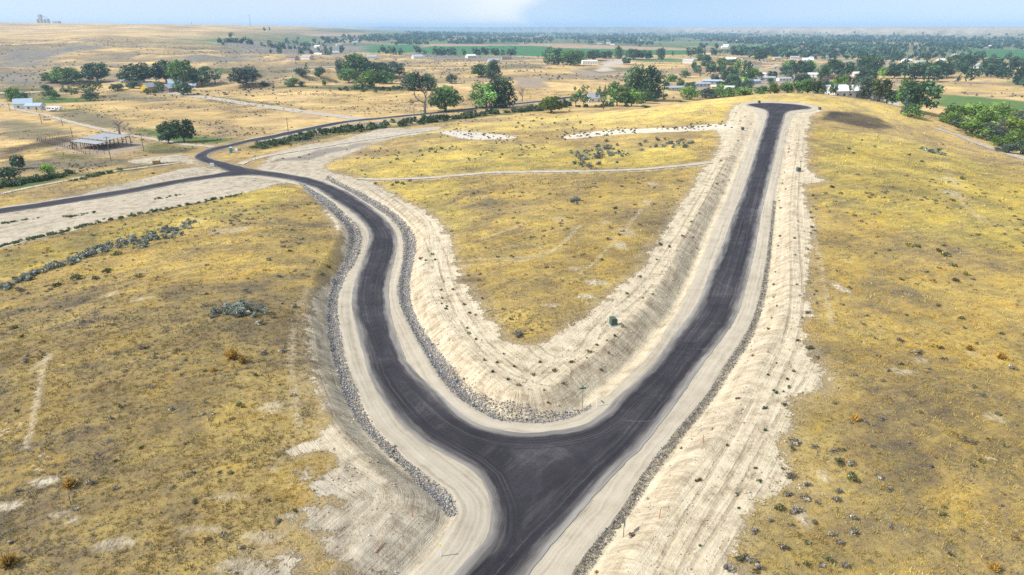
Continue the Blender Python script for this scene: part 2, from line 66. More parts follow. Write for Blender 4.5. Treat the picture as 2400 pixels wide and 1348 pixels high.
ZONES = [('+gold',[(-70.7,256.0),(-57.5,270.8),(-37.2,300.4),(-18.9,306.2),(8.7,280.3),(32.6,262.3),(61.7,248.7),(63.0,224.4),(40.2,213.6),(0.0,224.1),(-28.6,227.4),(-43.7,230.8)]),('+gold',[(-45.0,222.3),(-27.1,214.0),(-10.8,213.9),(-17.9,187.1),(-8.2,159.2),(-13.9,152.6),(-23.0,179.6)]),('+gold',[(-124.7,147.5),(-121.2,153.6),(-111.8,172.2),(-96.0,186.7),(-84.8,223.0),(-69.6,215.2),(-64.2,178.6),(-84.6,163.0),(-98.7,150.3),(-108.3,135.7),(-109.4,127.5)]),('+gold',[(125.3,287.4),(156.7,282.3),(167.2,255.9),(150.3,192.5),(107.8,133.3),(85.0,145.6),(77.2,166.6)]),('+gold',[(-65.3,353.7),(-44.8,364.5),(25.9,424.7),(71.1,389.4),(103.1,386.8),(138.1,381.1),(158.4,374.9),(198.8,363.6),(209.3,345.7),(183.7,314.9),(150.8,330.5),(111.0,351.9),(93.6,311.9),(40.2,326.9),(0.0,331.9),(-38.8,314.1)]),('+dull',[(-97.5,110.4),(-71.2,111.5),(-52.9,113.4),(-39.9,120.2),(-28.4,87.7),(-22.3,67.6),(-23.1,56.5),(-17.2,43.1),(-28.0,37.3),(-44.6,38.3)]),('+dull',[(33.3,71.7),(41.0,71.8),(45.8,66.5),(40.2,52.5),(31.9,44.5),(17.5,43.9)]),('+dull',[(-29.3,191.5),(-8.9,199.8),(-4.6,180.5),(-16.6,172.3)]),('green',[(-533.6,2383.1),(136.5,2574.6),(268.0,2271.5),(521.8,2008.4),(525.4,1777.7),(414.9,1592.9),(136.4,1535.7),(78.8,1477.7),(0.0,1541.9),(-187.6,1584.8),(-337.8,1632.8)]),('tan',[(40.2,2730.0),(209.2,2732.1),(492.7,2320.4),(581.2,1968.1),(453.1,1918.0),(133.8,2268.9)]),('green',[(1347.7,2143.8),(1451.1,2047.8),(1489.2,2001.1),(1004.1,1342.1),(995.6,1398.1),(983.5,1522.2),(1092.8,1751.2)]),('green2',[(206.0,1389.2),(348.6,1335.4),(317.9,1216.2),(193.9,1306.9)]),('lawn',[(381.9,640.4),(401.2,603.1),(430.1,563.1),(373.5,486.3),(348.2,520.9),(328.3,549.4)]),('lawn',[(328.3,549.4),(348.2,520.9),(367.6,478.4),(327.4,424.0),(308.9,447.5),(304.1,484.7)]),('lawn',[(545.6,791.0),(659.1,873.4),(560.6,740.3),(531.2,749.2)]),('lawn2',[(-391.0,566.8),(-378.6,585.7),(-340.3,571.1),(-311.7,532.9),(-337.0,534.3),(-359.3,529.0)]),('lawn2',[(-293.7,497.2),(-273.5,479.1),(-263.5,464.0),(-271.1,463.3)]),('olive',[(-307.2,471.3),(-304.4,500.9),(-250.0,435.4),(-235.9,405.1),(-287.0,447.9)]),('lawn2',[(-214.1,392.1),(-189.5,375.8),(-158.6,352.3),(-132.5,335.2),(-140.0,322.8),(-165.0,333.4),(-201.0,371.3)]),('olive',[(-174.1,335.3),(-141.3,311.9),(-144.7,306.4),(-167.0,309.0)]),('lawn2',[(-185.0,244.2),(-178.1,254.9),(-167.6,258.9),(-163.1,246.3),(-164.6,232.0),(-173.9,228.4)]),('olive',[(-162.6,255.9),(-151.3,268.1),(-134.4,283.4),(-130.8,275.3),(-146.5,259.1),(-155.7,246.9)]),('dirt',[(-228.8,333.1),(-217.6,345.4),(-180.7,335.9),(-165.3,311.4),(-177.1,296.1),(-210.3,313.6)]),('sage',[(-783.2,2080.7),(-696.6,2366.2),(-469.4,2342.3),(-337.0,1629.0),(-396.8,1340.6),(-505.9,1258.1)]),('sage',[(-905.4,1276.8),(-875.0,1386.3),(-808.5,1475.0),(-740.3,1252.3),(-693.0,1040.5),(-664.7,929.9)]),('sage',[(-197.2,1587.4),(0.0,1491.3),(71.8,1345.0),(-37.3,1255.6),(-148.6,1252.3)]),('sage',[(-634.8,885.4),(-603.5,885.7),(-516.4,769.4),(-522.7,724.7)]),('sage',[(-543.8,1177.4),(-472.4,1245.1),(-420.6,1180.8),(-442.2,1033.9)]),('olive',[(-379.5,884.6),(-349.6,977.1),(-264.8,1059.2),(-260.7,1042.0),(-292.5,816.6),(-373.2,868.9)]),('olive',[(-211.5,676.6),(-152.8,687.2),(-93.8,649.6),(-78.4,619.3),(-131.2,621.8),(-227.2,674.5)]),('dirt',[(0.0,794.6),(34.7,772.1),(32.3,670.3),(4.0,664.5)]),('dirt',[(72.0,928.8),(142.9,998.8),(146.6,908.5),(87.0,807.0)]),('pale',[(134.8,1162.0),(225.0,1405.4),(206.3,1240.2),(136.4,1041.0)]),('olive',[(-487.3,674.9),(-453.3,661.6),(-402.6,612.6),(-388.0,578.1),(-408.1,562.0)]),('scrub',[(-318.4,489.3),(-255.8,446.1),(-212.7,384.8),(-229.6,385.4),(-266.6,414.8)]),('scrub',[(-312.5,425.8),(-275.6,405.1),(-232.9,370.9),(-235.8,340.6),(-261.4,353.2)]),('dark',[(-233.6,313.5),(-234.9,345.6),(-227.4,358.0),(-214.2,339.8),(-216.5,305.3),(-214.7,286.4)]),('olive',[(-214.4,310.9),(-185.4,297.7),(-168.7,287.6),(-177.8,278.7),(-204.4,298.3)]),('olive',[(-172.5,319.8),(-141.8,313.2),(-140.7,301.8),(-158.9,296.7)]),('scrub',[(-358.1,618.6),(-309.9,589.9),(-258.7,547.7),(-279.9,530.6),(-323.5,550.7)]),('olive',[(-258.0,584.8),(-216.4,558.8),(-156.6,495.6),(-185.8,510.1),(-235.6,540.3)]),('scrub',[(-213.4,284.5),(-195.3,289.8),(-155.6,286.7),(-154.7,274.6),(-177.9,262.4),(-199.9,265.3)]),('scrub',[(-372.4,866.9),(-291.6,813.7),(-228.4,912.5),(-221.6,863.5),(-290.2,808.9),(-348.8,810.9)]),('scrub',[(-324.0,1091.3),(-231.4,1113.0),(-150.7,1152.0),(-175.8,984.3),(-305.8,1071.0)]),('scrub',[(-12.8,1080.2),(58.5,1092.5),(40.6,973.8),(-28.2,945.7)]),('scrub',[(89.6,1002.8),(174.1,1043.9),(172.8,965.1),(106.8,894.2)]),('dark',[(144.3,323.7),(156.1,326.5),(168.7,320.9),(167.4,305.6),(150.0,294.2),(140.0,305.0),(132.2,305.4)]),('burn',[(142.9,323.6),(151.9,328.4),(155.0,321.6),(143.2,312.5)]),('gravel',[(-95.3,272.5),(-90.0,289.1),(-83.6,306.1),(-67.4,320.5),(-60.8,311.6),(-73.3,294.9),(-82.1,273.9)]),('gravel',[(-120.9,337.6),(-110.3,358.2),(-96.4,383.0),(-74.6,406.2),(-54.3,423.1),(-49.7,406.5),(-70.8,385.1),(-90.8,369.4),(-105.5,341.9)]),('olive',[(-123.6,311.4),(-110.9,319.8),(-98.3,346.5),(-79.4,369.3),(-51.0,396.6),(-21.0,429.6),(29.0,476.9),(27.8,457.6),(-20.1,411.9),(-49.0,380.8),(-76.3,354.1),(-96.8,325.9),(-112.7,302.3)]),('pale',[(108.3,955.2),(136.4,1041.0),(137.1,957.2),(114.8,915.8)]),('dirt',[(156.1,721.2),(251.8,841.4),(432.9,1118.8),(657.3,1384.5),(696.0,1232.1),(378.8,789.6),(248.5,687.5),(158.3,656.4)]),('green2',[(582.1,3299.0),(915.8,3112.7),(760.0,2479.6),(484.7,2743.6)]),('green2',[(786.6,2670.8),(1051.2,2746.3),(859.4,2241.3),(642.7,2094.3)]),('green2',[(-832.8,2447.3),(-726.2,2945.8),(-685.3,2648.1),(-765.8,2327.1)]),('green2',[(-925.8,2020.5),(-862.5,2225.7),(-790.1,2239.7),(-815.4,1925.4)]),('tan',[(1521.4,3078.1),(1654.6,2927.9),(1424.9,2518.8),(1311.8,2651.2)]),('green2',[(-489.3,2774.1),(-208.7,2956.6),(-232.8,2636.1),(-458.3,2595.5)]),('tan',[(-941.4,3214.6),(-836.4,4200.8),(-750.5,3555.4),(-817.8,2905.3)]),('green2',[(1020.3,2472.9),(1218.7,2553.8),(1036.4,2168.6),(890.9,2156.5)]),('tan',[(-278.6,2146.8),(-262.9,2347.9),(136.5,2574.6),(127.2,2699.5),(-306.8,2605.8)]),('burn2',[(210.4,979.5),(271.1,1033.8),(266.1,909.1),(209.3,875.1)])]
TREES = [(-465.5,744.5,27.7,16.1,'B','md','broad dense green tree left of the dark farmyard trees'),(-483.6,746.1,15.2,10.6,'B','md','small round tree at the left foot of the broad dense green tree'),(-440.0,755.6,22.7,20.2,'B','dk','dark round-headed tree on a bare trunk behind the olive willow'),(-347.3,577.8,23.8,15.0,'L','ol','wide loose olive willow near the white barn'),(-328.5,548.9,11.3,7.0,'S','dk','dark low bush under the olive willow'),(-369.1,522.7,8.9,11.8,'B','br','bright green tree behind the white gabled barn'),(-359.1,516.7,8.2,9.3,'B','dk','dark small tree just behind the roof of the white gabled barn'),(-367.1,563.7,11.6,7.5,'S','md','round clipped green bush on the lawn by the barn'),(-403.2,613.6,7.4,5.7,'S','dk','small dark shrub above the round clipped bush'),(-355.3,678.6,30.2,18.5,'B','dk','big dense dark tree left of the yellow farm building'),(-339.2,697.7,18.4,21.4,'B','dk','tall dark tree behind the farmyard houses'),(-319.6,688.4,23.2,24.3,'B','md','tallest lighter green tree behind the farmyard houses'),(-300.9,689.3,16.6,18.1,'B','dk','dark tree right of the farmyard houses'),(-289.9,694.3,15.0,17.1,'L','dk','open tree on a visible trunk at the right end of the farmyard row'),(-254.2,679.9,25.3,17.5,'B','gg','separate grey-green tree standing alone right of the farmyard'),(-301.7,604.6,9.1,11.5,'C','dk','dark conifer in front of the yellow farm building'),(-276.0,593.4,12.9,11.3,'B','dk','dark round tree in front of the white farmyard house'),(-345.7,620.9,10.1,5.7,'B','dk','small dark yard tree left of the blue-roofed farm building'),(-389.2,614.6,6.3,5.7,'C','dk','small pointed conifer on the bare yard behind the olive willow'),(-385.6,617.3,6.7,6.0,'C','dk','stubby conifer next to the small pointed conifer'),(-339.7,635.6,9.2,6.2,'S','dk','low dark bush hiding the end of the blue-roofed farm building'),(-306.0,592.8,5.0,5.1,'S','dk','dark little bush before the yellow farm wall'),(-163.9,329.1,8.1,9.9,'B','dk','left of two dark trees by the gravel lane'),(-156.8,330.0,8.6,11.1,'B','dk','right of two dark trees by the gravel lane'),(-193.5,267.0,5.0,5.7,'B','dk','small tree on a thin trunk in the left meadow'),(-182.4,245.4,8.4,5.3,'S','dk','big dark round bush at the left edge of the meadow'),(-173.8,254.4,4.2,4.4,'S','br','bright green upright bush in the left meadow'),(-202.4,357.3,12.3,7.0,'D','bk','bare grey spreading tree behind the open hay barn'),(-195.3,810.3,8.7,19.7,'T','gg','thin grey-green tree at the left edge of the big thicket'),(-172.2,793.0,30.4,28.8,'B','md','tallest crown of the big green thicket'),(-149.7,780.3,27.1,20.0,'B','dk','dark middle crown of the big green thicket'),(-134.9,798.9,26.8,17.3,'B','gg','grey-green right crown of the big green thicket'),(-176.5,769.5,20.3,15.4,'B','md','lower left crown of the big green thicket'),(-129.6,652.4,28.3,16.1,'S','br','light green front bushes of the big thicket'),(-123.5,697.1,20.9,12.4,'S','md','green slope bush at the right foot of the big thicket'),(-87.2,623.4,18.8,16.5,'T','dk','left of the pair of dark trees beside the big thicket'),(-74.0,623.4,15.0,14.4,'T','dk','right of the pair of dark trees beside the big thicket'),(-56.4,453.5,16.6,15.7,'D','bk','large bare dead tree by the road'),(-44.1,464.3,19.8,16.0,'B','md','bright-topped green tree right of the dead tree'),(-17.6,483.2,19.4,17.5,'T','md','left half of the big tree clump by the road'),(-7.1,484.1,16.5,21.1,'T','dk','tall right half of the big tree clump by the road'),(-34.2,793.0,21.8,13.5,'B','md','green tree on the slope above the road clump,lower left one'),(-20.4,772.5,15.7,19.3,'T','dk','darker tree on the slope above the road clump,upper right one'),(-60.5,704.0,11.0,9.7,'S','gg','lone grey-green bush on the golden slope'),(-212.4,785.6,11.3,10.3,'S','dk','round dark bush below the canal bank'),(-227.2,770.5,15.7,9.7,'S','gg','wide grey-green bush below the canal bank'),(-257.4,895.7,5.3,8.6,'C','dk','tiny pointed tree on the canal bank'),(-208.0,672.9,12.1,8.5,'S','md','green bush on the ditch left of the big thicket'),(-199.5,672.9,6.5,5.0,'S','gg','little grey-green bush beside the ditch'),(-180.2,681.4,3.7,5.9,'T','br','slim bright green sapling by the ditch'),(-236.7,678.7,8.2,3.9,'S','dk','low dark bush at the left end of the ditch'),(-50.7,401.9,3.9,4.3,'S','br','bright green bush between road and hedge'),(98.6,567.3,15.1,27.4,'T','dk','left half of the huge dark poplar'),(111.8,566.2,20.6,27.4,'T','dk','huge dark poplar,the tallest tree by the village'),(43.4,478.9,7.6,12.9,'L','md','left tree of the loose pair beside the white gabled cottage'),(48.4,474.2,9.2,14.1,'L','md','right tree of the loose pair beside the white gabled cottage'),(57.8,443.9,9.7,12.7,'L','md','light tree directly right of the white gabled cottage'),(74.0,495.5,13.8,16.5,'B','md','taller round tree left of the huge dark poplar'),(85.3,501.8,11.0,12.3,'B','br','bright round tree at the foot of the huge dark poplar'),(102.7,542.7,9.2,8.9,'B','md','small round tree right below the huge dark poplar'),(74.8,604.3,4.4,7.7,'C','dk','slim conifer behind the white gabled cottage'),(79.7,605.5,4.0,8.4,'C','dk','second slim conifer behind the white gabled cottage'),(24.1,433.9,13.2,10.0,'B','yg','yellow-green round bush tree at the road bend'),(35.0,471.8,3.4,6.7,'S','gg','thin grey shrub beside the yellow-green bush tree'),(7.7,526.2,6.4,10.4,'D','bk','thin leafless tree by the road'),(74.7,392.8,5.3,1.6,'S','md','low green shrub at the edge of the golden slope'),(148.2,586.9,17.1,10.9,'S','br','bright bushy tree in front of the mobile homes'),(166.5,604.9,12.4,8.8,'S','gg','grey-green bush right of the bright bushy tree'),(176.8,612.8,11.9,8.2,'S','md','green bush before the yellow mobile home'),(64.0,1097.4,30.0,25.9,'T','dk','dark left tree of the row by the white metal shed'),(89.4,1088.7,28.5,23.9,'T','md','lighter tree of the row by the white metal shed'),(112.4,1159.8,16.6,20.8,'T','md','narrow tree just left of the white metal shed'),(144.3,1279.4,27.3,17.9,'B','dk','dark tree behind the white metal shed'),(176.8,1354.6,22.5,14.4,'B','dk','round tree right behind the white metal shed'),(200.2,1349.8,16.0,23.4,'T','md','tall tree in the far hedgerow by the field'),(222.4,1319.9,29.8,19.2,'B','dk','wide dark tree in the far hedgerow'),(246.5,1322.8,20.4,17.1,'B','dk','smaller tree in the far hedgerow'),(274.2,1324.0,11.8,21.5,'T','dk','narrow poplar at the end of the far hedgerow'),(183.1,1152.7,13.7,11.0,'B','dk','dark tree below the far hedgerow'),(324.3,1218.2,23.2,13.0,'B','dk','dark tree at the corner of the green field'),(283.6,1039.2,18.6,10.6,'B','md','green tree on the slope below the field corner'),(320.9,1077.6,28.2,12.7,'B','md','wide group tree above the village road'),(257.8,1015.0,6.7,9.8,'B','dk','small round tree on the bare golden mound'),(252.2,969.3,4.6,7.7,'S','dk','tiny bush on the bare golden mound'),(235.7,794.2,8.6,9.5,'C','dk','pointed tree beside the village road'),(237.6,765.8,11.9,9.6,'B','dk','dark tree among the mobile homes by the road'),(260.9,794.2,14.3,11.3,'B','md','green tree among the mobile homes'),(289.1,832.6,7.0,6.6,'B','dk','little tree beside the long white mobile home'),(495.0,1602.0,19.0,19.6,'T','dk','tall tree above the village on the left'),(532.5,1615.2,30.6,17.1,'B','dk','wide tree above the village on the left'),(446.6,1296.8,26.2,20.3,'B','dk','dark big tree at the upper village edge'),(329.6,860.9,13.4,11.3,'B','dk','dark tree at the left end of the village grove'),(346.9,873.6,15.7,18.3,'B','dk','tall dark tree in the village grove,left one'),(364.3,882.9,15.8,18.0,'B','dk','tall dark tree in the village grove,right one'),(354.8,813.3,11.7,17.6,'T','md','mid-village upright tree with paler crown'),(384.2,827.7,19.8,18.8,'B','dk','round dark village tree left of the tallest grove'),(431.1,879.2,18.9,24.3,'T','dk','tallest dark village tree'),(454.5,896.7,18.2,22.3,'T','dk','dark tree leaning against the tallest village tree'),(367.7,737.5,16.8,15.2,'B','dk','dark village tree below the tallest one'),(429.6,824.4,12.8,13.1,'B','br','paler green tree at the left end of the long dark grove'),(440.9,822.5,16.7,16.8,'B','dk','first tree of the long dark grove'),(448.5,813.8,17.6,18.0,'B','dk','second tree of the long dark grove'),(464.4,817.8,17.6,16.7,'B','dk','third tree of the long dark grove'),(475.4,813.1,17.5,18.0,'B','dk','fourth tree of the long dark grove'),(492.2,822.0,17.7,19.1,'B','dk','fifth tree of the long dark grove'),(509.9,836.9,13.0,13.8,'B','dk','last tree of the long dark grove'),(665.7,1079.3,21.9,19.4,'B','dk','dark tree behind the end of the long grove'),(647.0,1021.5,18.3,21.3,'B','dk','tall dark tree left of the white gabled house'),(610.9,970.0,11.6,9.9,'B','dk','small dark tree left of the white gabled house'),(712.6,1062.9,25.3,14.4,'B','dk','dark tree right of the white gabled house'),(737.4,1043.0,22.4,17.6,'B','dk','dark tree at the right edge by the lawn'),(560.5,857.7,4.6,4.9,'S','dk','lone bush on the golden slope below the white gabled house'),(192.1,384.7,6.5,12.4,'T','gg','tall thin tree standing before the white roofs'),(196.5,376.9,8.2,12.2,'B','ol','olive green tree between the white roofs and the yellowing tree'),(205.3,366.4,10.2,14.6,'B','md','yellow-topped tree behind the crest of the hill'),(207.9,359.2,16.6,15.8,'B','dk','largest dark green tree behind the crest of the hill'),(191.6,342.0,2.9,9.1,'C','sp','small blue spruce at the foot of the dark green tree'),(202.0,373.9,5.4,7.5,'B','dk','dark tree left of the yellowing tree'),(193.5,338.6,9.5,6.8,'S','md','low green hedge bush at the foot of the dark green tree'),(159.4,394.0,6.2,6.9,'S','md','green hedge tree on the crest,left one'),(165.8,396.8,8.1,8.0,'S','md','green hedge tree on the crest,middle one'),(171.1,394.5,7.1,7.7,'S','ol','olive hedge tree on the crest beside the white roofs'),(154.0,396.1,6.7,6.5,'S','md','hedge tree at the left end of the crest'),(148.0,398.4,7.2,6.0,'S','yg','yellow-green bush on the left of the crest'),(143.5,405.3,9.8,5.5,'S','md','hedge bush above the turning circle,right one'),(136.1,413.2,11.0,6.4,'S','br','hedge bush above the turning circle,middle one'),(128.7,420.7,10.2,7.8,'S','md','hedge bush above the turning circle,left one'),(193.1,417.5,9.1,14.4,'B','br','bright round tree behind the blue-white roofs'),(171.7,377.8,3.7,5.9,'B','dk','small dark tree in front of the blue-white roofs'),(180.0,377.3,4.6,13.6,'L','gg','slim loose tree rising over the white roof'),(226.2,355.3,13.0,8.8,'S','br','leftmost tall green bush of the right-hand thicket'),(243.4,366.0,13.5,10.8,'S','br','bright back bush of the right-hand thicket'),(294.5,420.1,14.9,11.6,'S','br','tallest back bush of the right-hand thicket'),(217.7,337.5,9.1,5.0,'S','gg','grey-blue low bush at the left front of the right-hand thicket'),(216.0,324.4,12.0,7.3,'S','br','dark front bush in the middle of the right-hand thicket'),(230.4,333.0,8.2,8.3,'L','gg','grey half-dead bush in the right-hand thicket'),(223.0,319.0,9.1,8.0,'S','gg','pale grey-blue olive bush in the front of the right-hand thicket'),(248.2,342.4,11.8,9.8,'S','yg','yellow-green bush at the right edge of the thicket'),(225.6,310.3,10.4,8.4,'S','br','big dark front bush at the right edge of the thicket'),(217.6,307.9,8.8,5.0,'S','br','bright low bush on the path side of the thicket'),(208.0,288.2,7.2,4.0,'S','gg','grey-blue round bush lowest in the thicket'),(214.1,287.7,7.2,6.4,'S','dk','dark bush cut by the right picture edge'),(242.5,355.7,10.9,10.1,'S','br','light green crown in the centre of the thicket'),(215.2,342.6,7.6,5.7,'S','br','small green bush at the left end of the thicket'),(283.4,386.1,11.9,10.2,'S','gg','grey dead-topped shrub at the right picture edge'),(215.7,758.1,8.6,9.1,'B','gg','green tree standing among the village houses'),(148.1,679.7,6.1,7.1,'S','gg','green tree standing among the village houses'),(363.1,783.0,8.9,11.6,'B','gg','green tree standing among the village houses'),(312.7,952.3,11.9,15.1,'B','dk','green tree standing among the village houses'),(310.2,691.7,7.5,7.6,'S','br','green tree standing among the village houses'),(234.1,704.8,10.2,8.9,'T','dk','green tree standing among the village houses'),(171.4,766.1,8.3,8.3,'T','br','green tree standing among the village houses'),(291.7,799.3,9.1,9.6,'B','dk','green tree standing among the village houses'),(283.3,675.4,13.0,11.7,'B','dk','green tree standing among the village houses'),(342.4,679.0,9.8,9.4,'B','gg','green tree standing among the village houses'),(261.0,893.1,11.7,11.7,'S','dk','green tree standing among the village houses'),(290.5,923.0,11.6,15.7,'S','br','green tree standing among the village houses'),(448.1,948.5,10.2,13.5,'T','gg','green tree standing among the village houses'),(317.4,662.2,10.0,8.8,'T','dk','green tree standing among the village houses'),(174.4,739.0,4.9,6.4,'S','dk','green tree standing among the village houses'),(351.7,891.3,8.0,7.1,'T','dk','green tree standing among the village houses'),(341.3,679.3,7.4,8.2,'S','gg','green tree standing among the village houses'),(376.8,907.3,17.3,16.4,'T','br','green tree standing among the village houses'),(291.5,721.3,11.7,12.8,'T','gg','green tree standing among the village houses'),(246.7,813.9,15.1,13.0,'T','dk','green tree standing among the village houses'),(245.2,751.9,7.2,6.9,'T','br','green tree standing among the village houses'),(216.8,677.4,8.2,9.8,'S','dk','green tree standing among the village houses'),(261.7,668.0,4.8,5.8,'S','dk','green tree standing among the village houses'),(322.9,828.1,8.4,9.4,'T','gg','green tree standing among the village houses'),(205.9,702.7,6.8,6.5,'B','dk','green tree standing among the village houses'),(268.3,737.9,7.1,7.6,'S','dk','green tree standing among the village houses'),(200.7,825.7,10.4,9.4,'S','md','green tree standing among the village houses'),(166.5,700.8,7.2,7.3,'T','md','green tree standing among the village houses'),(416.6,931.3,14.5,16.8,'B','dk','green tree standing among the village houses'),(219.5,694.5,6.3,6.4,'B','br','green tree standing among the village houses'),(212.0,703.3,6.8,7.7,'S','dk','green tree standing among the village houses'),(269.0,794.1,10.9,14.0,'B','br','green tree standing among the village houses'),(339.9,682.4,11.5,12.5,'B','dk','green tree standing among the village houses'),(303.6,692.6,10.0,10.3,'T','gg','green tree standing among the village houses'),(267.3,849.2,7.1,7.3,'T','dk','green tree standing among the village houses'),(425.0,936.4,16.8,15.9,'B','br','green tree standing among the village houses'),(364.1,948.4,11.9,15.0,'T','md','green tree standing among the village houses'),(318.2,772.9,10.7,9.3,'B','dk','green tree standing among the village houses'),(166.0,658.6,9.5,9.1,'B','dk','green tree standing among the village houses'),(248.3,893.2,11.7,15.2,'B','dk','green tree standing among the village houses'),(340.6,693.5,8.3,11.5,'S','dk','green tree standing among the village houses'),(377.1,859.5,11.8,12.2,'B','br','green tree standing among the village houses'),(217.6,699.2,12.6,11.7,'B','dk','green tree standing among the village houses'),(176.6,774.5,6.5,6.2,'S','dk','green tree standing among the village houses'),(240.0,925.8,10.0,10.5,'T','dk','green tree standing among the village houses'),(194.2,661.4,6.4,8.0,'B','br','green tree standing among the village houses')]
HOUSES = [(-342.1,492.7,11,9,3.6,3.0,25,'white','blue','white gabled barn with a blue-grey roof on the left','barn'),(-328.2,483.3,10,7,3.0,1.4,5,'white','blue','low shed with a blue roof beside the white gabled barn','shed'),(-312.4,609.4,9,9,4.5,3.2,65,'yellow','grey','yellow farm building with a grey gable roof','farm_building'),(-299.3,619.0,10,9,3.2,3,70,'brown','blue','brown farmhouse with a pale roof behind the conifer','house'),(-324.1,684.7,12,8,3.5,3.0,15,'white','blue','white farmhouse under the tallest farmyard tree','house'),(-306.8,679.8,9,7,2.6,1.6,5,'grey','blue','small grey outbuilding at the right of the farmyard','shed'),(-359.4,674.0,20,7,2.8,1.2,3,'cream','blue','long blue-roofed farm building behind the yard','shed'),(61.8,534.1,10,8,3.2,3.6,20,'white','grey','white gabled cottage between the loose trees','cottage'),(123.8,1150.3,24,14,5,1.4,3,'white','white','large white metal shed beside the far gravel yard','metal_shed'),(152.9,667.6,18,6,2.8,1.2,10,'green','grey','pale green mobile home with a grey roof','mobile_home'),(188.5,712.4,20,6,2.8,1.2,12,'bluew','grey','blue-white mobile home left of the yellow one','mobile_home'),(198.4,686.5,12,6,2.8,1.0,0,'yellow2','white','yellow mobile home with a white roof','mobile_home'),(212.5,681.1,16,6,2.8,1.0,-4,'white','white','white mobile home next to the yellow one','mobile_home'),(210.0,747.1,20,6,2.8,1.2,-8,'grey','blue','grey mobile home behind the yellow one','mobile_home'),(235.9,733.7,14,6,2.8,1.2,10,'cream','grey','cream mobile home among the dark trees','mobile_home'),(292.4,857.7,24,6,2.8,1.0,-22,'white','white','long white mobile home beside the village road','mobile_home'),(255.2,752.2,16,7,2.8,1.3,30,'bluew','blue','blue-roofed home below the long white mobile home','mobile_home'),(285.5,793.8,14,7,2.8,1.4,-10,'grey','grey','grey-roofed home at the village bend','house'),(301.1,788.1,16,6,2.8,1.2,15,'white','grey','white home left of the red-roofed house','mobile_home'),(330.8,824.4,12,8,3,1.8,5,'cream','brown','cream house with a brown roof in the village','house'),(362.3,813.8,18,9,3,2,8,'brown','red','house with a long red-brown roof in mid-village','house'),(360.1,853.5,12,7,3,1.6,-15,'white','white','small white house beside the red-roofed one','house'),(414.0,911.7,14,8,3,1.8,0,'white','grey','white house with a grey roof above the red-roofed one','house'),(418.3,868.7,12,8,3,1.8,20,'cream','white','cream house behind the tallest village tree','house'),(656.2,1008.3,14,11,5,5,75,'white','grey','tall white gabled house beside the long dark grove','house'),(509.0,1383.4,14,9,3,2.2,10,'yellow2','grey','small yellow house at the upper left of the village','house'),(559.4,1424.7,16,9,3,2.2,-10,'bluew','grey','pale blue house with a grey roof in the upper village','house'),(629.8,1440.8,15,11,3.4,3.5,60,'grey','grey','grey gabled house in the upper village','house'),(588.1,1406.1,14,8,3,2,0,'white','blue','white house between the upper village trees','house'),(830.1,1570.7,22,11,4,2,5,'white','blue','long white two-level house in the upper village','house'),(828.2,1617.0,14,9,3,2,0,'cream','grey','cream house left of the long white two-level house','house'),(885.3,1761.1,16,9,3,2,-8,'grey','brown','brown-roofed house farthest up the village','house'),(701.1,1275.7,16,9,3.2,2.4,12,'white','white','white-roofed house on the bare slope above the grove','house'),(698.8,1230.5,14,9,3,2.2,-10,'white','grey','low white house behind the grove','house'),(765.1,1281.6,14,9,3,2.2,0,'cream','white','cream house between grove and tall dark tree','house'),(851.8,1896.3,18,9,3,2,5,'white','grey','white house on the plain above the village,left one','house'),(955.3,1996.7,14,9,3,2,5,'cream','brown','cream house on the plain above the village,right one','house'),(181.4,400.9,19,9,3.4,2.4,25,'bluew','blue','house with a blue-white roof behind the crest of the hill','house'),(186.7,392.9,24,10,3.6,2.6,12,'white','white','long house with a white roof behind the crest of the hill','house'),(205.9,388.9,13,8,3.4,2.4,-15,'white','grey','white house half hidden left of the yellow-topped tree','house')]
CARS = [(134.6,1125.6,'white'),(137.2,1113.6,'silver'),(141.3,1120.0,'white'),(207.5,1388.6,'dark'),(196.8,1348.8,'white'),(419.6,1326.5,'dark'),(284.6,798.2,'white'),(285.1,772.7,'silver'),(275.8,804.7,'dark'),(321.9,789.2,'white'),(435.2,1241.4,'white'),(436.4,1230.2,'silver'),(537.5,1404.8,'dark'),(230.4,709.1,'silver'),(338.4,812.6,'dark'),(135.7,642.7,'white')]
POLES = [(-166.9,284.3,9.7,'utility pole standing left in front of the open hay barn'),(-163.9,305.6,7.8,'utility pole at the right of the open hay barn'),(-273.6,405.1,5.7,'utility pole beside the gravel lane near the trailer'),(-223.9,352.3,5.0,'thin pole in the corral left of the hay barn'),(-336.8,470.2,7.1,'utility pole left of the white gabled barn'),(-113.3,350.9,8.8,'utility pole beside the road on the golden meadow'),(-57.5,410.4,7.3,'utility pole at the road left of the bright green bush'),(-5.0,480.6,8.5,'utility pole before the big roadside tree clump'),(67.1,600.7,6.3,'utility pole behind the white gabled cottage'),(55.3,627.9,4.4,'utility pole behind the loose tree pair'),(528.8,826.8,5.2,'utility pole on the golden slope,left one'),(544.9,782.1,6.2,'utility pole on the golden slope,right one'),(-254.5,393.9,3.0,'short pole by the lane fence')]
BOXES = [(15.22,93.94,'green electrical transformer box on the sand near the road fork'),(85.44,202.64,'green electrical transformer box right of the long road'),(94.56,284.78,'green electrical transformer box left of the long road'),(123.17,350.86,'dark utility box behind the turning circle'),(144.52,329.49,'dark utility box at the right end of the turning circle')]
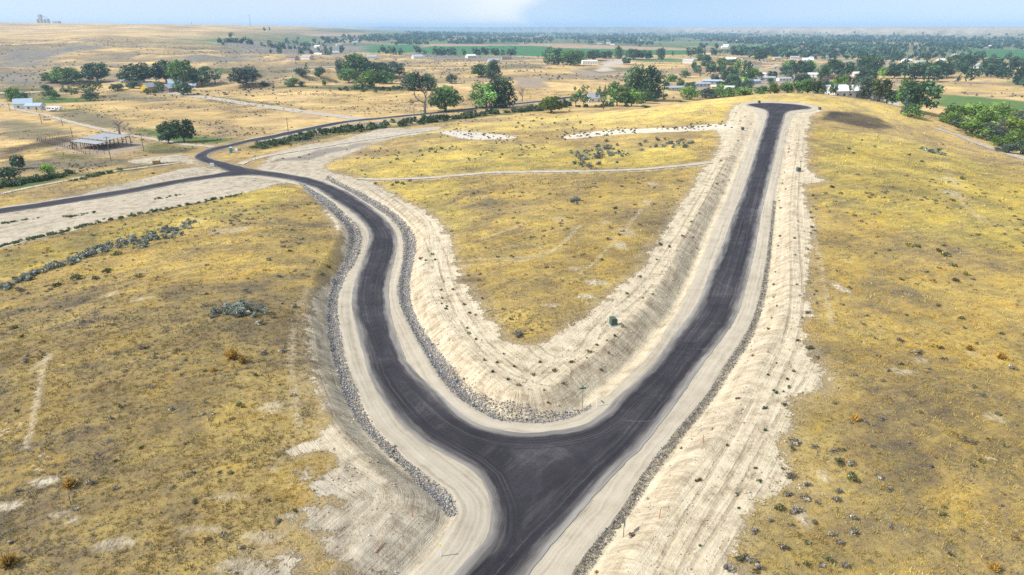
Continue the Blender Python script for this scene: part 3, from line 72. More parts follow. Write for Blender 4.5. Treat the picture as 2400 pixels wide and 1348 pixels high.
SAGE = [([(-102.3,120.7),(-101.6,126.5),(-100.0,131.8),(-99.1,141.5),(-96.8,150.5),(-92.2,157.0),(-86.0,161.4),(-79.6,163.8)],9.8,185),([(-45.4,95.4),(-43.5,97.2),(-40.4,95.9),(-37.7,94.6)],3.1,26),([(20.7,228.0),(28.1,236.9),(35.3,258.4),(41.9,259.8)],18.7,60),([(46.9,251.5),(57.3,257.0),(67.3,258.8)],10.9,26),([(151.0,255.9),(153.8,252.3),(157.8,249.7)],5.4,16),([(15.2,170.1),(16.4,171.1),(17.3,169.7)],2.8,6)]
GREEN = [([(-128.5,158.0),(-127.5,162.4),(-124.6,167.7),(-119.8,172.3),(-115.5,182.5),(-108.6,187.4),(-101.7,193.5),(-93.9,201.4),(-84.5,207.5)],2.6,150),([(-176.6,232.3),(-173.2,240.4),(-169.7,246.9),(-165.6,252.8)],5.5,60),([(-156.9,243.8),(-153.8,251.9),(-151.8,259.7)],6.6,24),([(-114.8,308.4),(-109.4,321.2),(-103.8,336.0),(-99.4,346.6),(-88.8,360.6),(-73.7,374.9),(-57.2,388.8),(-39.8,407.1),(-20.8,425.2),(0.0,446.2),(22.4,461.2),(41.0,499.7)],10.0,230),([(-129.6,189.8),(-125.6,193.5),(-122.1,195.1)],2.0,18),([(-144.0,185.7),(-136.0,190.3)],1.3,14),([(-112.1,209.3),(-106.6,214.8),(-103.3,216.8)],1.6,14),([(-97.0,644.5),(-113.6,628.6),(-128.3,626.4),(-156.1,647.9)],18.1,40),([(141.0,597.8),(99.8,548.6),(64.4,481.8),(40.5,475.4)],19.1,30)]
WHITE = [([(-37.9,342.1),(-24.9,337.1),(-9.9,319.7),(3.8,304.4)],16.2,70),([(20.6,302.7),(34.4,310.1),(48.0,312.0),(60.6,308.4)],9.9,80),([(64.0,306.2),(77.7,301.3),(92.9,303.1)],8.0,50)]
WEED = [(-6.72,93.43,'g'),(-6.4,91.39,'g'),(-5.23,89.23,'g'),(-10.66,103.04,'g'),(-11.57,104.47,'g'),(-10.71,102.02,'g'),(-12.43,111.05,'g'),(-11.8,106.86,'g'),(-16.55,134.71,'g'),(-15.47,130.39,'g'),(-18.84,133.17,'b'),(-17.36,130.37,'b'),(-12.36,115.88,'b'),(-10.24,110.73,'b'),(-26.11,166.31,'g'),(-28.32,172.42,'b'),(-32.37,180.2,'b'),(-36.82,188.82,'b'),(16.57,93.15,'b'),(14.95,90.17,'b'),(13.57,88.61,'g'),(12.05,87.11,'b'),(10.66,84.82,'b'),(10.12,83.01,'g'),(13.48,85.61,'y'),(12.13,81.95,'b'),(6.48,76.43,'b'),(3.97,74.56,'y'),(4.42,73.04,'b'),(0.8,75.47,'b'),(-3.73,82.37,'b'),(-2.49,78.67,'g'),(-0.54,76.98,'b'),(33.36,85.11,'y'),(27.42,72.25,'b'),(27.2,72.36,'b'),(23.05,62.31,'b'),(18.18,56.1,'b'),(18.55,56.22,'b'),(28.1,65.15,'g'),(29.76,69.92,'g'),(24.67,58.14,'g'),(21.54,54.02,'g'),(21.11,52.09,'g'),(10.7,49.4,'b'),(7.25,46.01,'y'),(16.23,47.15,'g'),(35.24,81.35,'g'),(36.55,78.87,'b'),(32.21,74.15,'g'),(32.38,73.45,'g'),(33.31,73.85,'g'),(34.4,74.65,'g'),(40.92,98.66,'y'),(38.98,94.48,'y'),(49.39,110.86,'b'),(43.31,103.23,'b'),(68.07,168.83,'b'),(71.47,179.77,'y'),(70.56,176.59,'y'),(77.88,194.43,'y'),(79.74,199.13,'y'),(75.4,185.48,'b'),(94.77,235.03,'y'),(96.9,240.34,'y'),(98.86,245.56,'y'),(102.67,248.31,'b'),(95.88,224.66,'g'),(90.64,214.47,'g'),(83.1,207.01,'b'),(67.32,219.87,'b'),(65.68,209.43,'b'),(64.35,200.4,'b'),(58.23,191.89,'b'),(61.4,196.64,'y'),(45.04,159.38,'b'),(41.28,152.32,'b'),(36.76,141.25,'b'),(32.12,132.68,'b'),(30.68,134.12,'b'),(30.43,135.03,'g'),(39.07,137.76,'b'),(39.47,142.94,'b'),(27.8,124.06,'b'),(84.17,256.87,'b'),(77.16,238.95,'b'),(103.21,300.74,'b'),(97.88,289.75,'b'),(100.65,307.32,'b'),(92.36,291.99,'b'),(86.66,281.56,'b'),(105.65,317.35,'b'),(105.79,330.6,'b'),(19.36,106.74,'b'),(23.75,107.17,'b'),(21.73,105.15,'b'),(22.88,114.66,'b'),(18.81,64.53,'b'),(24.37,55.96,'g'),(29.87,61.5,'g'),(27.46,58.06,'g'),(32.32,70.73,'g'),(34.97,76.87,'b'),(32.89,77.9,'b'),(40.79,88.27,'b'),(44.67,96.54,'b'),(59.43,137.84,'b'),(65.44,151.35,'b'),(59.14,144.79,'b'),(56.41,138.35,'b'),(54.94,126.06,'b'),(49.68,121.31,'b'),(46.86,114.54,'b'),(44.75,108.44,'b'),(-4.96,105.3,'b'),(-7.67,103.19,'b'),(-5.68,98.27,'b'),(-6.75,99.42,'g'),(-2.0,81.68,'b'),(0.28,80.46,'b'),(-1.17,84.28,'b'),(2.75,78.25,'b'),(5.58,79.55,'b'),(8.01,81.95,'b'),(3.72,81.89,'b')]
BUSH = [(25.83,51.43,0.71,'s'),(27.87,53.55,1.1,'s'),(27.54,50.19,0.66,'g'),(33.91,56.61,1.4,'g'),(27.53,56.54,0.76,'s'),(23.35,46.87,1.06,'s'),(20.33,44.97,0.71,'g'),(26.7,45.55,1.15,'g'),(31.67,54.63,0.83,'s'),(19.07,45.49,0.83,'g'),(27.74,56.88,1.23,'s'),(17.84,44.47,1.06,'s'),(20.51,45.29,0.57,'s'),(33.95,57.26,1.07,'g'),(23.44,50.25,0.66,'s'),(21.44,48.69,0.98,'s'),(25.79,44.86,0.6,'s'),(27.42,50.17,0.73,'s'),(25.67,47.5,0.63,'g'),(20.46,44.59,0.96,'s'),(28.63,47.8,0.93,'s'),(19.72,45.63,1.15,'s'),(26.23,51.63,1.34,'s'),(28.91,53.0,0.65,'s'),(28.87,55.63,0.92,'s'),(26.46,54.03,1.02,'s'),(33.71,59.15,1.36,'g'),(30.81,53.54,1.06,'s'),(24.78,52.01,1.31,'g'),(31.4,51.15,1.02,'s'),(46.15,98.25,1.07,'s'),(74.0,161.92,1.04,'s'),(41.12,82.56,0.92,'s'),(71.36,158.75,1.02,'s'),(49.22,102.11,0.83,'s'),(51.71,111.51,1.12,'g'),(50.24,105.93,0.64,'s'),(66.63,146.41,1.04,'g'),(41.05,85.63,0.95,'g'),(41.75,86.05,0.66,'s'),(58.81,129.92,1.02,'s'),(66.09,143.72,1.12,'s'),(64.59,142.1,0.92,'s'),(69.59,153.91,0.99,'s'),(51.36,107.44,0.65,'g'),(41.57,85.47,0.89,'g'),(-29.27,51.72,0.79,'g'),(-66.42,84.03,0.64,'s'),(-33.45,65.96,0.71,'s'),(-48.14,99.16,0.8,'s'),(-40.21,51.46,0.71,'s'),(-39.04,98.77,1.14,'s'),(-35.3,68.66,0.49,'s'),(-47.52,54.39,0.41,'s'),(-44.6,65.78,0.76,'s'),(-44.84,93.86,0.64,'g'),(-43.81,47.82,0.63,'s'),(-19.68,50.55,0.39,'g'),(-34.47,66.12,0.52,'s'),(-79.39,105.81,0.72,'s'),(-37.78,54.06,0.61,'s'),(-40.01,58.12,0.52,'g'),(-27.48,55.67,0.37,'g'),(-36.82,101.34,0.68,'s'),(-65.26,81.88,1.14,'s'),(-31.1,55.85,0.46,'s'),(-22.94,46.05,0.69,'s'),(-20.68,49.06,0.79,'s'),(-57.3,68.73,0.69,'g'),(-43.53,72.61,1.03,'s'),(-57.79,95.58,0.85,'s'),(-34.01,60.62,0.67,'s'),(102.56,173.28,0.66,'s'),(90.03,136.06,0.98,'g'),(127.23,169.93,1.2,'g'),(49.19,79.46,0.72,'s'),(68.74,94.62,0.71,'s'),(49.41,60.7,0.86,'g'),(83.27,115.75,0.93,'s'),(34.3,50.05,0.73,'s'),(77.92,139.58,0.64,'g'),(70.3,98.03,1.07,'g'),(69.1,102.44,1.11,'g'),(61.61,97.99,0.67,'g'),(126.49,195.67,0.99,'s'),(51.81,81.54,0.97,'g'),(53.96,63.68,0.7,'g'),(60.42,87.05,1.15,'g'),(43.0,63.12,0.74,'s'),(41.04,53.08,0.57,'g'),(40.28,52.01,0.96,'g'),(71.41,127.64,0.84,'g'),(75.23,129.82,0.94,'g'),(44.05,77.85,0.6,'s'),(109.69,172.94,1.1,'g'),(73.51,93.39,0.96,'g'),(-85.61,126.02,2.85,'g'),(-80.33,123.7,1.65,'g'),(-87.46,122.24,1.8,'g'),(-87.2,123.13,1.15,'g'),(-86.98,120.21,1.13,'s'),(-94.51,122.36,2.13,'s'),(-78.49,98.4,1.48,'g'),(-73.65,93.07,1.02,'y'),(-80.61,127.87,1.87,'g'),(-70.05,120.36,1.92,'g'),(-87.23,143.52,2.26,'g'),(-81.11,129.49,1.54,'y'),(-36.68,80.38,2.58,'o'),(-34.83,79.17,1.66,'o'),(-37.62,76.58,1.07,'o'),(-42.57,54.65,1.89,'o'),(-42.24,45.27,2.01,'o'),(-40.57,54.79,1.07,'s'),(39.21,67.57,1.46,'o'),(67.9,85.13,1.78,'o'),(64.88,87.32,1.45,'o'),(67.42,82.07,1.27,'s'),(40.91,45.58,1.3,'o'),(79.17,114.17,1.52,'g'),(86.17,129.13,2.21,'g'),(86.48,131.85,1.56,'y'),(83.93,122.63,1.78,'g'),(83.58,118.11,1.41,'y'),(83.16,133.78,1.75,'g'),(81.49,133.97,1.58,'y'),(134.62,202.29,2.3,'g'),(55.74,88.81,1.23,'s'),(56.05,84.91,1.42,'s'),(34.81,58.95,1.14,'s'),(30.33,62.68,1.38,'s'),(30.53,49.21,0.99,'s'),(28.44,48.82,0.91,'s'),(24.59,44.99,0.78,'g'),(36.76,57.09,0.94,'s'),(36.86,55.18,0.83,'s'),(27.83,44.98,0.93,'s'),(0.93,89.8,2.1,'s'),(-31.16,67.98,0.97,'g'),(-30.51,67.53,0.77,'y'),(-31.86,75.47,0.85,'g'),(-38.71,76.6,0.75,'y'),(-37.11,92.09,1.51,'s'),(-38.46,60.15,0.62,'y'),(-38.71,67.38,0.87,'s'),(-36.41,128.21,1.52,'g'),(-35.85,121.41,1.29,'g'),(-46.35,135.9,1.25,'g'),(-48.64,138.93,1.45,'s'),(-42.28,116.64,1.24,'s'),(-48.16,128.22,1.18,'g'),(-36.21,95.01,1.03,'s'),(-34.65,100.45,1.36,'s'),(-31.12,83.04,1.15,'s'),(-33.08,82.07,1.14,'s'),(-69.44,168.14,1.09,'s'),(-75.54,177.99,0.92,'s'),(-65.49,164.83,0.96,'s'),(-68.34,178.82,1.03,'s'),(-79.52,182.05,0.94,'s'),(-82.51,183.6,0.94,'s'),(-81.06,174.66,1.01,'s'),(-74.45,169.67,0.99,'s'),(-71.72,169.76,0.88,'s'),(-67.01,170.42,0.99,'s'),(-79.74,185.58,0.71,'g'),(-78.37,188.27,0.72,'s'),(-83.6,190.66,0.73,'s'),(25.01,162.63,1.25,'g'),(24.64,158.54,1.02,'y'),(16.66,174.3,1.33,'s'),(17.05,123.2,0.97,'g'),(-10.99,192.0,1.22,'g'),(-37.26,218.31,1.93,'g'),(-34.78,215.6,1.91,'g'),(-38.18,215.45,1.64,'g'),(-44.56,220.15,1.67,'g'),(-33.44,220.65,1.67,'g'),(-45.03,267.07,2.0,'g'),(-46.24,259.42,1.3,'g'),(-33.86,286.85,2.49,'g'),(-31.21,278.75,2.08,'g'),(-29.41,287.02,2.14,'g'),(-35.81,273.67,1.71,'g'),(-37.14,258.31,1.45,'g'),(-25.23,290.56,1.62,'g'),(-20.91,280.42,1.39,'g'),(3.43,373.58,2.29,'g'),(5.46,356.01,1.97,'g'),(11.69,381.84,2.1,'g'),(16.78,392.01,1.92,'g'),(21.89,357.18,1.97,'g'),(29.6,372.2,1.82,'g'),(34.07,347.47,1.7,'g'),(2.15,350.51,1.94,'g'),(86.89,182.83,1.62,'g'),(115.37,231.71,1.44,'g'),(137.7,237.64,1.78,'g'),(136.26,227.04,1.7,'g'),(174.96,279.57,1.39,'g'),(117.61,239.72,1.49,'g'),(86.34,176.36,1.35,'g'),(78.36,174.62,1.11,'g'),(131.72,249.81,1.55,'g'),(132.66,261.66,1.62,'g')]
SIGN = {'street': (8.73,73.99,2.6),'warn': (10.14,49.99,1.85),'post': (10.47,73.58,1.08),'post2': (-6.14,46.67,1.01),'lath': [(20.84,63.49,0.9,'o'),(13.45,50.74,0.93,'o'),(-41.01,52.07,0.96,'d'),(-48.91,159.72,1.06,'d'),(-10.28,56.03,0.7,'o'),(-9.1,50.97,0.8,'o')],'fall': [(-11.55,46.1),(-11.12,47.37)]}
HAY = [(-198.6,312.8),(-179.8,303.0),(-180.3,323.3),(-199.3,334.3)]
PORTA = (-121.03,295.67)
CAMPER = (-309.0,473.4)
YBOX = (-142.5,273.5)
MAIL = [(-117.82,266.84),(-116.78,266.34)]
CORRAL = [[(-233.09,338.96),(-215.09,324.35),(-199.51,311.85),(-185.07,298.66),(-178.37,300.04)],[(-233.09,338.96),(-232.33,348.32),(-212.56,331.88),(-201.96,318.57)],[(-212.56,331.88),(-199.51,311.85)]]
MARKS = [[(31.09,99.17),(32.71,98.72),(34.72,99.37)],[(25.7,89.83),(27.79,89.06),(30.74,90.05)],[(12.79,70.21),(14.16,69.91),(15.92,69.86),(17.69,70.32)],[(56.26,168.71),(58.01,170.86),(59.97,172.2)],[(53.97,162.58),(56.51,164.32),(59.23,164.58)],[(52.56,158.58),(54.52,156.35),(57.67,154.63)],[(50.37,152.2),(51.72,150.49),(53.36,148.9)],[(2.73,55.11),(3.03,53.5),(2.86,50.42),(1.95,47.59),(1.24,45.67)],[(-1.57,50.76),(-1.23,53.91),(-1.82,57.45),(-3.13,60.05)],[(-4.73,68.7),(-1.96,67.17),(0.97,66.6),(4.41,67.09)],[(77.33,218.74),(78.56,216.27),(81.65,215.1)],[(37.4,120.2),(37.9,115.79),(39.26,113.85)]]
RUTS = [[(12.66,44.09),(17.34,51.52),(23.38,61.0),(30.56,72.69),(37.96,84.05),(47.22,104.39),(59.43,137.84),(72.27,171.12),(85.57,203.99),(111.02,264.66)],[(15.42,43.96),(19.95,49.73),(25.75,58.75),(33.42,70.71),(39.44,77.86)],[(3.28,86.26),(4.91,82.92),(7.78,82.57),(10.37,85.46),(12.2,91.14),(16.02,98.33),(23.7,110.82),(31.17,128.31),(42.99,157.28),(57.46,194.43),(70.08,224.71)],[(-21.47,166.36),(-14.81,136.83),(-10.77,110.82),(-5.67,91.75),(-1.43,81.67),(1.91,77.64),(5.52,78.39)],[(2.75,78.25),(4.58,81.94),(6.83,81.39),(7.17,78.42),(5.39,76.19),(3.54,77.21)],[(-82.56,233.46),(-96.28,216.58),(-110.51,203.43),(-124.81,190.06),(-137.25,176.22)],[(-42.82,210.96),(-29.11,181.7),(-20.47,157.86),(-15.84,133.83)],[(-97.12,267.63),(-84.48,282.27),(-70.85,300.25),(-55.14,330.89)]]
TROUGH = (-280.52,420.66)
TOWER = [(-2531.3,3960.1,47.0),(-1883.7,4306.0,20.6),(-1583.0,4425.4,70.5)]
# ---------------------------------------------------------------- terrain height
def vnoise(x, y, seed=0):
    xi = np.floor(x).astype(np.int64); yi = np.floor(y).astype(np.int64)
    fx = x - xi; fy = y - yi
    fx = fx*fx*fx*(fx*(fx*6-15)+10); fy = fy*fy*fy*(fy*(fy*6-15)+10)
    def h(a, b):
        n = (a*374761393 + b*668265263 + seed*1442695041) & 0xffffffff
        n = ((n ^ (n >> 13))*1274126177) & 0xffffffff
        n = ((n ^ (n >> 16))*2246822519) & 0xffffffff
        return ((n ^ (n >> 15)) & 0xffff)/65535.0
    a = h(xi, yi); b = h(xi+1, yi); c = h(xi, yi+1); d = h(xi+1, yi+1)
    return (a+(b-a)*fx)*(1-fy)+(c+(d-c)*fx)*fy
def fbm(x, y, seed=0, octs=3):
    s = 0; a = .5
    for k in range(octs):
        s = s+a*(vnoise(x, y, seed+k*17)-.5); x = x*2.03+11.3; y = y*2.03+7.7; a *= .5
    return s
def sstep(a, b, t):
    t = np.clip((t-a)/(b-a), 0, 1); return t*t*(3-2*t)
def warp(x, y):
    d = np.hypot(x, y)+1e-6; k = np.arcsinh(d/200.)*200./d
    return x*k, y*k
CP = np.array(CTRL, float)
_cx, _cy = warp(CP[:, 0], CP[:, 1]); _C2 = 18.0**2
_A = np.sqrt((_cx[:, None]-_cx)**2+(_cy[:, None]-_cy)**2+_C2)
_n = len(CP); _M = np.zeros((_n+1, _n+1)); _M[:_n, :_n] = _A-np.eye(_n)*.8; _M[:_n, _n] = 1; _M[_n, :_n] = 1
_W = np.linalg.solve(_M, np.append(CP[:, 2], 0))
def h0(x, y):
    x = np.asarray(x, float); y = np.asarray(y, float)
    wx, wy = warp(x.ravel(), y.ravel()); out = np.empty(wx.size)
    for i in range(0, wx.size, 20000):
        r = np.sqrt((wx[i:i+20000, None]-_cx)**2+(wy[i:i+20000, None]-_cy)**2+_C2)
        out[i:i+20000] = r@_W[:_n]+_W[_n]
    z = out.reshape(x.shape); d = np.hypot(x, y)
    far = sstep(350, 900, d)
    z = z+fbm(x/26, y/26, 3)*1.1*(1-far*.5)+fbm(x/6, y/6, 5)*.22
    left = sstep(-200, -700, x)*sstep(300, 700, d)
    z = z+fbm(x/170, y/170, 9, 4)*(5*far+13*left*sstep(600, 1200, d))
    rid = sstep(620, 850, d)*(1-sstep(1700, 2400, d))*sstep(-60, -260, x); z = z+rid*(1-2*np.abs(fbm(x/150+.4*fbm(x/60, y/60, 8), y/95, 15, 3)*2)-.5)*11
    az = np.degrees(np.arctan2(x, np.maximum(y, 1)))
    base = np.interp(az, [-5, 0, 6, 13, 20, 28, 36, 45], [15000, 13500, 10500, 8200, 6400, 5500, 4900, 4600])
    base = base*(1+fbm(az*1.6, az*0, 21, 4)*.12)
    z = z+54*(1-.25*fbm(az*3, az*0, 5))*sstep(0, 260, d-base)+10*sstep(600, 2500, d-base)
    return z
def bcut(x, y):
    b = np.interp(y, [0, 140, 200, 260, 330], [1.7, 1.7, 1.1, .5, .3])
    return b*(1-.55*sstep(62, 50, y)*sstep(4, -6, x))
HAZE_D = 1.05e-4
# ---------------------------------------------------------------- helpers
def mesh_np(name, V, F, mats=(), smooth=False):
    """one mesh from numpy arrays; F is (n,3) or (n,4)"""
    V = np.asarray(V, np.float32); F = np.asarray(F, np.int32); k = F.shape[1]
    me = bpy.data.meshes.new(name); me.vertices.add(len(V)); me.vertices.foreach_set('co', V.ravel())
    me.loops.add(F.size); me.loops.foreach_set('vertex_index', F.ravel())
    me.polygons.add(len(F)); me.polygons.foreach_set('loop_start', np.arange(0, F.size, k, dtype=np.int32)); me.polygons.foreach_set('loop_total', np.full(len(F), k, np.int32))
    if smooth: me.polygons.foreach_set('use_smooth', np.ones(len(F), bool))
    me.update(calc_edges=True); me.validate()
    for m in mats: me.materials.append(m)
    return me
def fattr(me, name, a, dom='POINT'): me.attributes.new(name, 'FLOAT', dom).data.foreach_set('value', np.asarray(a, np.float32).ravel())
def cattr(me, name, a, dom='POINT'):
    a = np.asarray(a, np.float32)
    if a.shape[1] == 3: a = np.c_[a, np.ones(len(a), np.float32)]
    me.attributes.new(name, 'FLOAT_COLOR', dom).data.foreach_set('color', a.ravel())
def obj(name, me, parent=None, loc=None, rz=0., scale=None, color=None):
    o = bpy.data.objects.new(name, me); COL.objects.link(o)
    if parent is not None: o.parent = parent
    if loc is not None: o.location = loc
    if rz: o.rotation_euler = (0, 0, rz)
    if scale is not None: o.scale = scale
    if color is not None: o.color = (*color, 1)
    return o
def empty(name, loc, rz=0.):
    o = obj(name, None, None, loc, rz); o.empty_display_size = .3; return o
def tag(o, label=None, cat=None, group=None, kind=None):
    if label: o['label'] = label
    if cat: o['category'] = cat
    if group: o['group'] = group
    if kind: o['kind'] = kind
    return o
class MB:
    """collects boxes, prisms, tubes into one mesh"""
    def __init__(s): s.v = []; s.f = []
    def add(s, v, f):
        b = len(s.v); s.v += [tuple(p) for p in v]; s.f += [tuple(i+b for i in q) for q in f]; return s
    def box(s, x0, x1, y0, y1, z0, z1):
        return s.add([(x0, y0, z0), (x1, y0, z0), (x1, y1, z0), (x0, y1, z0), (x0, y0, z1), (x1, y0, z1), (x1, y1, z1), (x0, y1, z1)],
                     [(0, 3, 2, 1), (4, 5, 6, 7), (0, 1, 5, 4), (1, 2, 6, 5), (2, 3, 7, 6), (3, 0, 4, 7)])
    def tube(s, p, q, r0, r1=None, n=8):
        p = np.array(p, float); q = np.array(q, float); r1 = r0 if r1 is None else r1
        d = q-p; d /= np.linalg.norm(d)+1e-9; a = np.cross(d, (0, 0, 1) if abs(d[2]) < .9 else (1, 0, 0)); a /= np.linalg.norm(a); b = np.cross(d, a)
        c = [(math.cos(2*math.pi*i/n), math.sin(2*math.pi*i/n)) for i in range(n)]
        v = [p+(a*x+b*y)*r0 for x, y in c]+[q+(a*x+b*y)*r1 for x, y in c]
        return s.add(v, [(i, (i+1) % n, n+(i+1) % n, n+i) for i in range(n)]+[tuple(range(n-1, -1, -1)), tuple(range(n, 2*n))])
    def prism(s, prof, y0, y1):
        """profile in x,z swept along y"""
        n = len(prof); v = [(x, y0, z) for x, z in prof]+[(x, y1, z) for x, z in prof]
        return s.add(v, [tuple(range(n)), tuple(range(2*n-1, n-1, -1))]+[(i, n+i, n+(i+1) % n, (i+1) % n) for i in range(n)])
    def mesh(s, name, *mats):
        me = bpy.data.meshes.new(name); me.from_pydata(s.v, [], s.f); me.update()
        import bmesh
        bm = bmesh.new(); bm.from_mesh(me); bmesh.ops.recalc_face_normals(bm, faces=bm.faces); bm.to_mesh(me); bm.free()
        for m in mats: me.materials.append(m)
        return me
def newmat(name):
    m = bpy.data.materials.new(name); m.use_nodes = True; nt = m.node_tree; nt.nodes.clear(); return m, nt
class G:
    """tiny node-graph writer"""
    def __init__(s, nt): s.nt = nt
    def n(s, typ, out=0, props=None, **ins):
        nd = s.nt.nodes.new(typ)
        for k, v in (props or {}).items(): setattr(nd, k, v)
        for k, v in ins.items():
            key = int(k[1:]) if k[0] == '_' else k.replace('_', ' ')
            so = nd.inputs[key]
            if isinstance(v, bpy.types.NodeSocket): s.nt.links.new(v, so)
            else: so.default_value = v
        return nd.outputs[out]
    def math(s, op, a, b=0., c=None, clamp=False):
        kw = {'_0': a, '_1': b}
        if c is not None: kw['_2'] = c
        return s.n('ShaderNodeMath', 0, {'operation': op, 'use_clamp': clamp}, **kw)
    def noise(s, vec, scale, detail=3., rough=.55, dist=0., out='Fac'): return s.n('ShaderNodeTexNoise', out, None, Vector=vec, Scale=scale, Detail=detail, Roughness=rough, Distortion=dist)
    def mix(s, f, a, b, blend='MIX'):
        nd = s.nt.nodes.new('ShaderNodeMix'); nd.data_type = 'RGBA'; nd.blend_type = blend
        for so, v in ((nd.inputs['Factor'], f), (nd.inputs['A'], a), (nd.inputs['B'], b)):
            if isinstance(v, bpy.types.NodeSocket): s.nt.links.new(v, so)
            elif isinstance(v, (tuple, list)): so.default_value = (*v[:3], 1)
            else: so.default_value = v
        return nd.outputs['Result']
    def ramp(s, f, stops):
        nd = s.nt.nodes.new('ShaderNodeValToRGB'); e = nd.color_ramp.elements
        while len(e) < len(stops): e.new(.5)
        for el, (p, c) in zip(e, stops): el.position = p; el.color = (*c, 1) if not isinstance(c, (int, float)) else (c, c, c, 1)
        s.nt.links.new(f, nd.inputs[0]); return nd.outputs[0]
    def sst(s, f, a, b): return s.n('ShaderNodeMapRange', 0, {'interpolation_type': 'SMOOTHSTEP'}, Value=f, From_Min=a, From_Max=b)
    def attr(s, name, out='Fac'): return s.n('ShaderNodeAttribute', out, {'attribute_name': name})
    def pos(s): return s.n('ShaderNodeNewGeometry', 'Position')
    def done(s, col, rough=.9, bump=None, bstr=.5, bdist=.1, spec=.2, trans=0., metal=0.):
        kw = dict(Base_Color=col if isinstance(col, bpy.types.NodeSocket) else (*col, 1), Roughness=rough, Metallic=metal); kw['Specular_IOR_Level'] = spec
        if bump is not None: kw['Normal'] = s.n('ShaderNodeBump', 0, None, Height=bump, Strength=bstr, Distance=bdist)
        nd = s.nt.nodes.new('ShaderNodeBsdfPrincipled')
        for k, v in kw.items():
            so = nd.inputs[k.replace('_', ' ')]
            if isinstance(v, bpy.types.NodeSocket): s.nt.links.new(v, so)
            else: so.default_value = v
        sh = nd.outputs[0]
        if trans:
            t = s.n('ShaderNodeBsdfTranslucent', 0, None, Color=kw['Base_Color'])
            sh = s.n('ShaderNodeMixShader', 0, None, _0=trans, _1=sh, _2=t)
        o = s.nt.nodes.new('ShaderNodeOutputMaterial'); s.nt.links.new(sh, o.inputs[0])
def plain(name, col, rough=.8, var=.15, scale=3., bump=.0, spec=.2, metal=0.):
    m, nt = newmat(name); g = G(nt); p = g.n('ShaderNodeTexCoord', 'Object')
    n = g.noise(p, scale, 4); c = g.mix(n, tuple(x*(1-var) for x in col), tuple(min(1, x*(1+var)) for x in col))
    g.done(c, rough, n if bump else None, bump, .05, spec, metal=metal); return m
def tinted(name, rough=.8, var=.18, scale=1.5, spec=.2, stretch=(1, 1, 1)):
    """colour comes from the object's own colour"""
    m, nt = newmat(name); g = G(nt); p = g.n('ShaderNodeTexCoord', 'Object')
    if stretch != (1, 1, 1): p = g.n('ShaderNodeVectorMath', 0, {'operation': 'MULTIPLY'}, _0=p, _1=stretch)
    n = g.noise(p, scale, 4); oc = g.n('ShaderNodeObjectInfo', 'Color')
    v = g.math('MULTIPLY_ADD', n, 2*var, 1-var); vv = g.n('ShaderNodeCombineXYZ', 0, None, X=v, Y=v, Z=v)
    g.done(g.mix(1., oc, vv, 'MULTIPLY'), rough, spec=spec); return m
# ---------------------------------------------------------------- distances to digitised outlines
def sdf(px, py, poly, closed=True, limit=18.):
    """signed distance (negative inside) and running length at the nearest point"""
    A = np.array(poly, np.float32); B = np.roll(A, -1, 0)
    if not closed: A = A[:-1]; B = B[:-1] if len(B) > len(A)+1 else np.array(poly, np.float32)[1:]
    L = np.hypot(*(B-A).T); S0 = np.concatenate([[0], np.cumsum(L)[:-1]]).astype(np.float32)
    sh = px.shape; px = px.ravel().astype(np.float32); py = py.ravel().astype(np.float32)
    d = np.full(px.size, 99., np.float32); s = np.zeros(px.size, np.float32)
    lo = A.min(0)-limit; hi = A.max(0)+limit
    idx = np.nonzero((px > lo[0]) & (px < hi[0]) & (py > lo[1]) & (py < hi[1]))[0]
    E = B-A; e2 = (E**2).sum(1)+1e-9
    for i in range(0, idx.size, 8000):
        k = idx[i:i+8000]; wx = px[k, None]-A[:, 0]; wy = py[k, None]-A[:, 1]
        t = np.clip((wx*E[:, 0]+wy*E[:, 1])/e2, 0, 1)
        q = (wx-t*E[:, 0])**2+(wy-t*E[:, 1])**2; j = q.argmin(1); r = np.arange(k.size)
        dd = np.sqrt(q[r, j]); s[k] = S0[j]+t[r, j]*L[j]
        if closed:
            c1 = (A[:, 1] <= py[k, None]) != (B[:, 1] <= py[k, None])
            xi = A[:, 0]+(py[k, None]-A[:, 1])*E[:, 0]/np.where(np.abs(E[:, 1]) < 1e-9, 1e-9, E[:, 1])
            inside = ((c1 & (px[k, None] < xi)).sum(1) % 2) == 1
            dd = np.where(inside, -dd, dd)
        d[k] = dd
    return d.reshape(sh), s.reshape(sh)
def smooth_poly(p, it=1, closed=True):
    p = np.array(p, float)
    for _ in range(it):
        q = np.roll(p, -1, 0)
        if closed: p = np.stack([p*.75+q*.25, p*.25+q*.75], 1).reshape(-1, 2)
        else: p = np.concatenate([p[:1], np.stack([p[:-1]*.75+p[1:]*.25, p[:-1]*.25+p[1:]*.75], 1).reshape(-1, 2), p[-1:]])
    return p
ASPHS = smooth_poly(ASPH); SHOULDS = smooth_poly(SHOULD)
SANDALL = SAND+[[(-14, 47), (26, 47), (16, 14), (-45, 14)]]
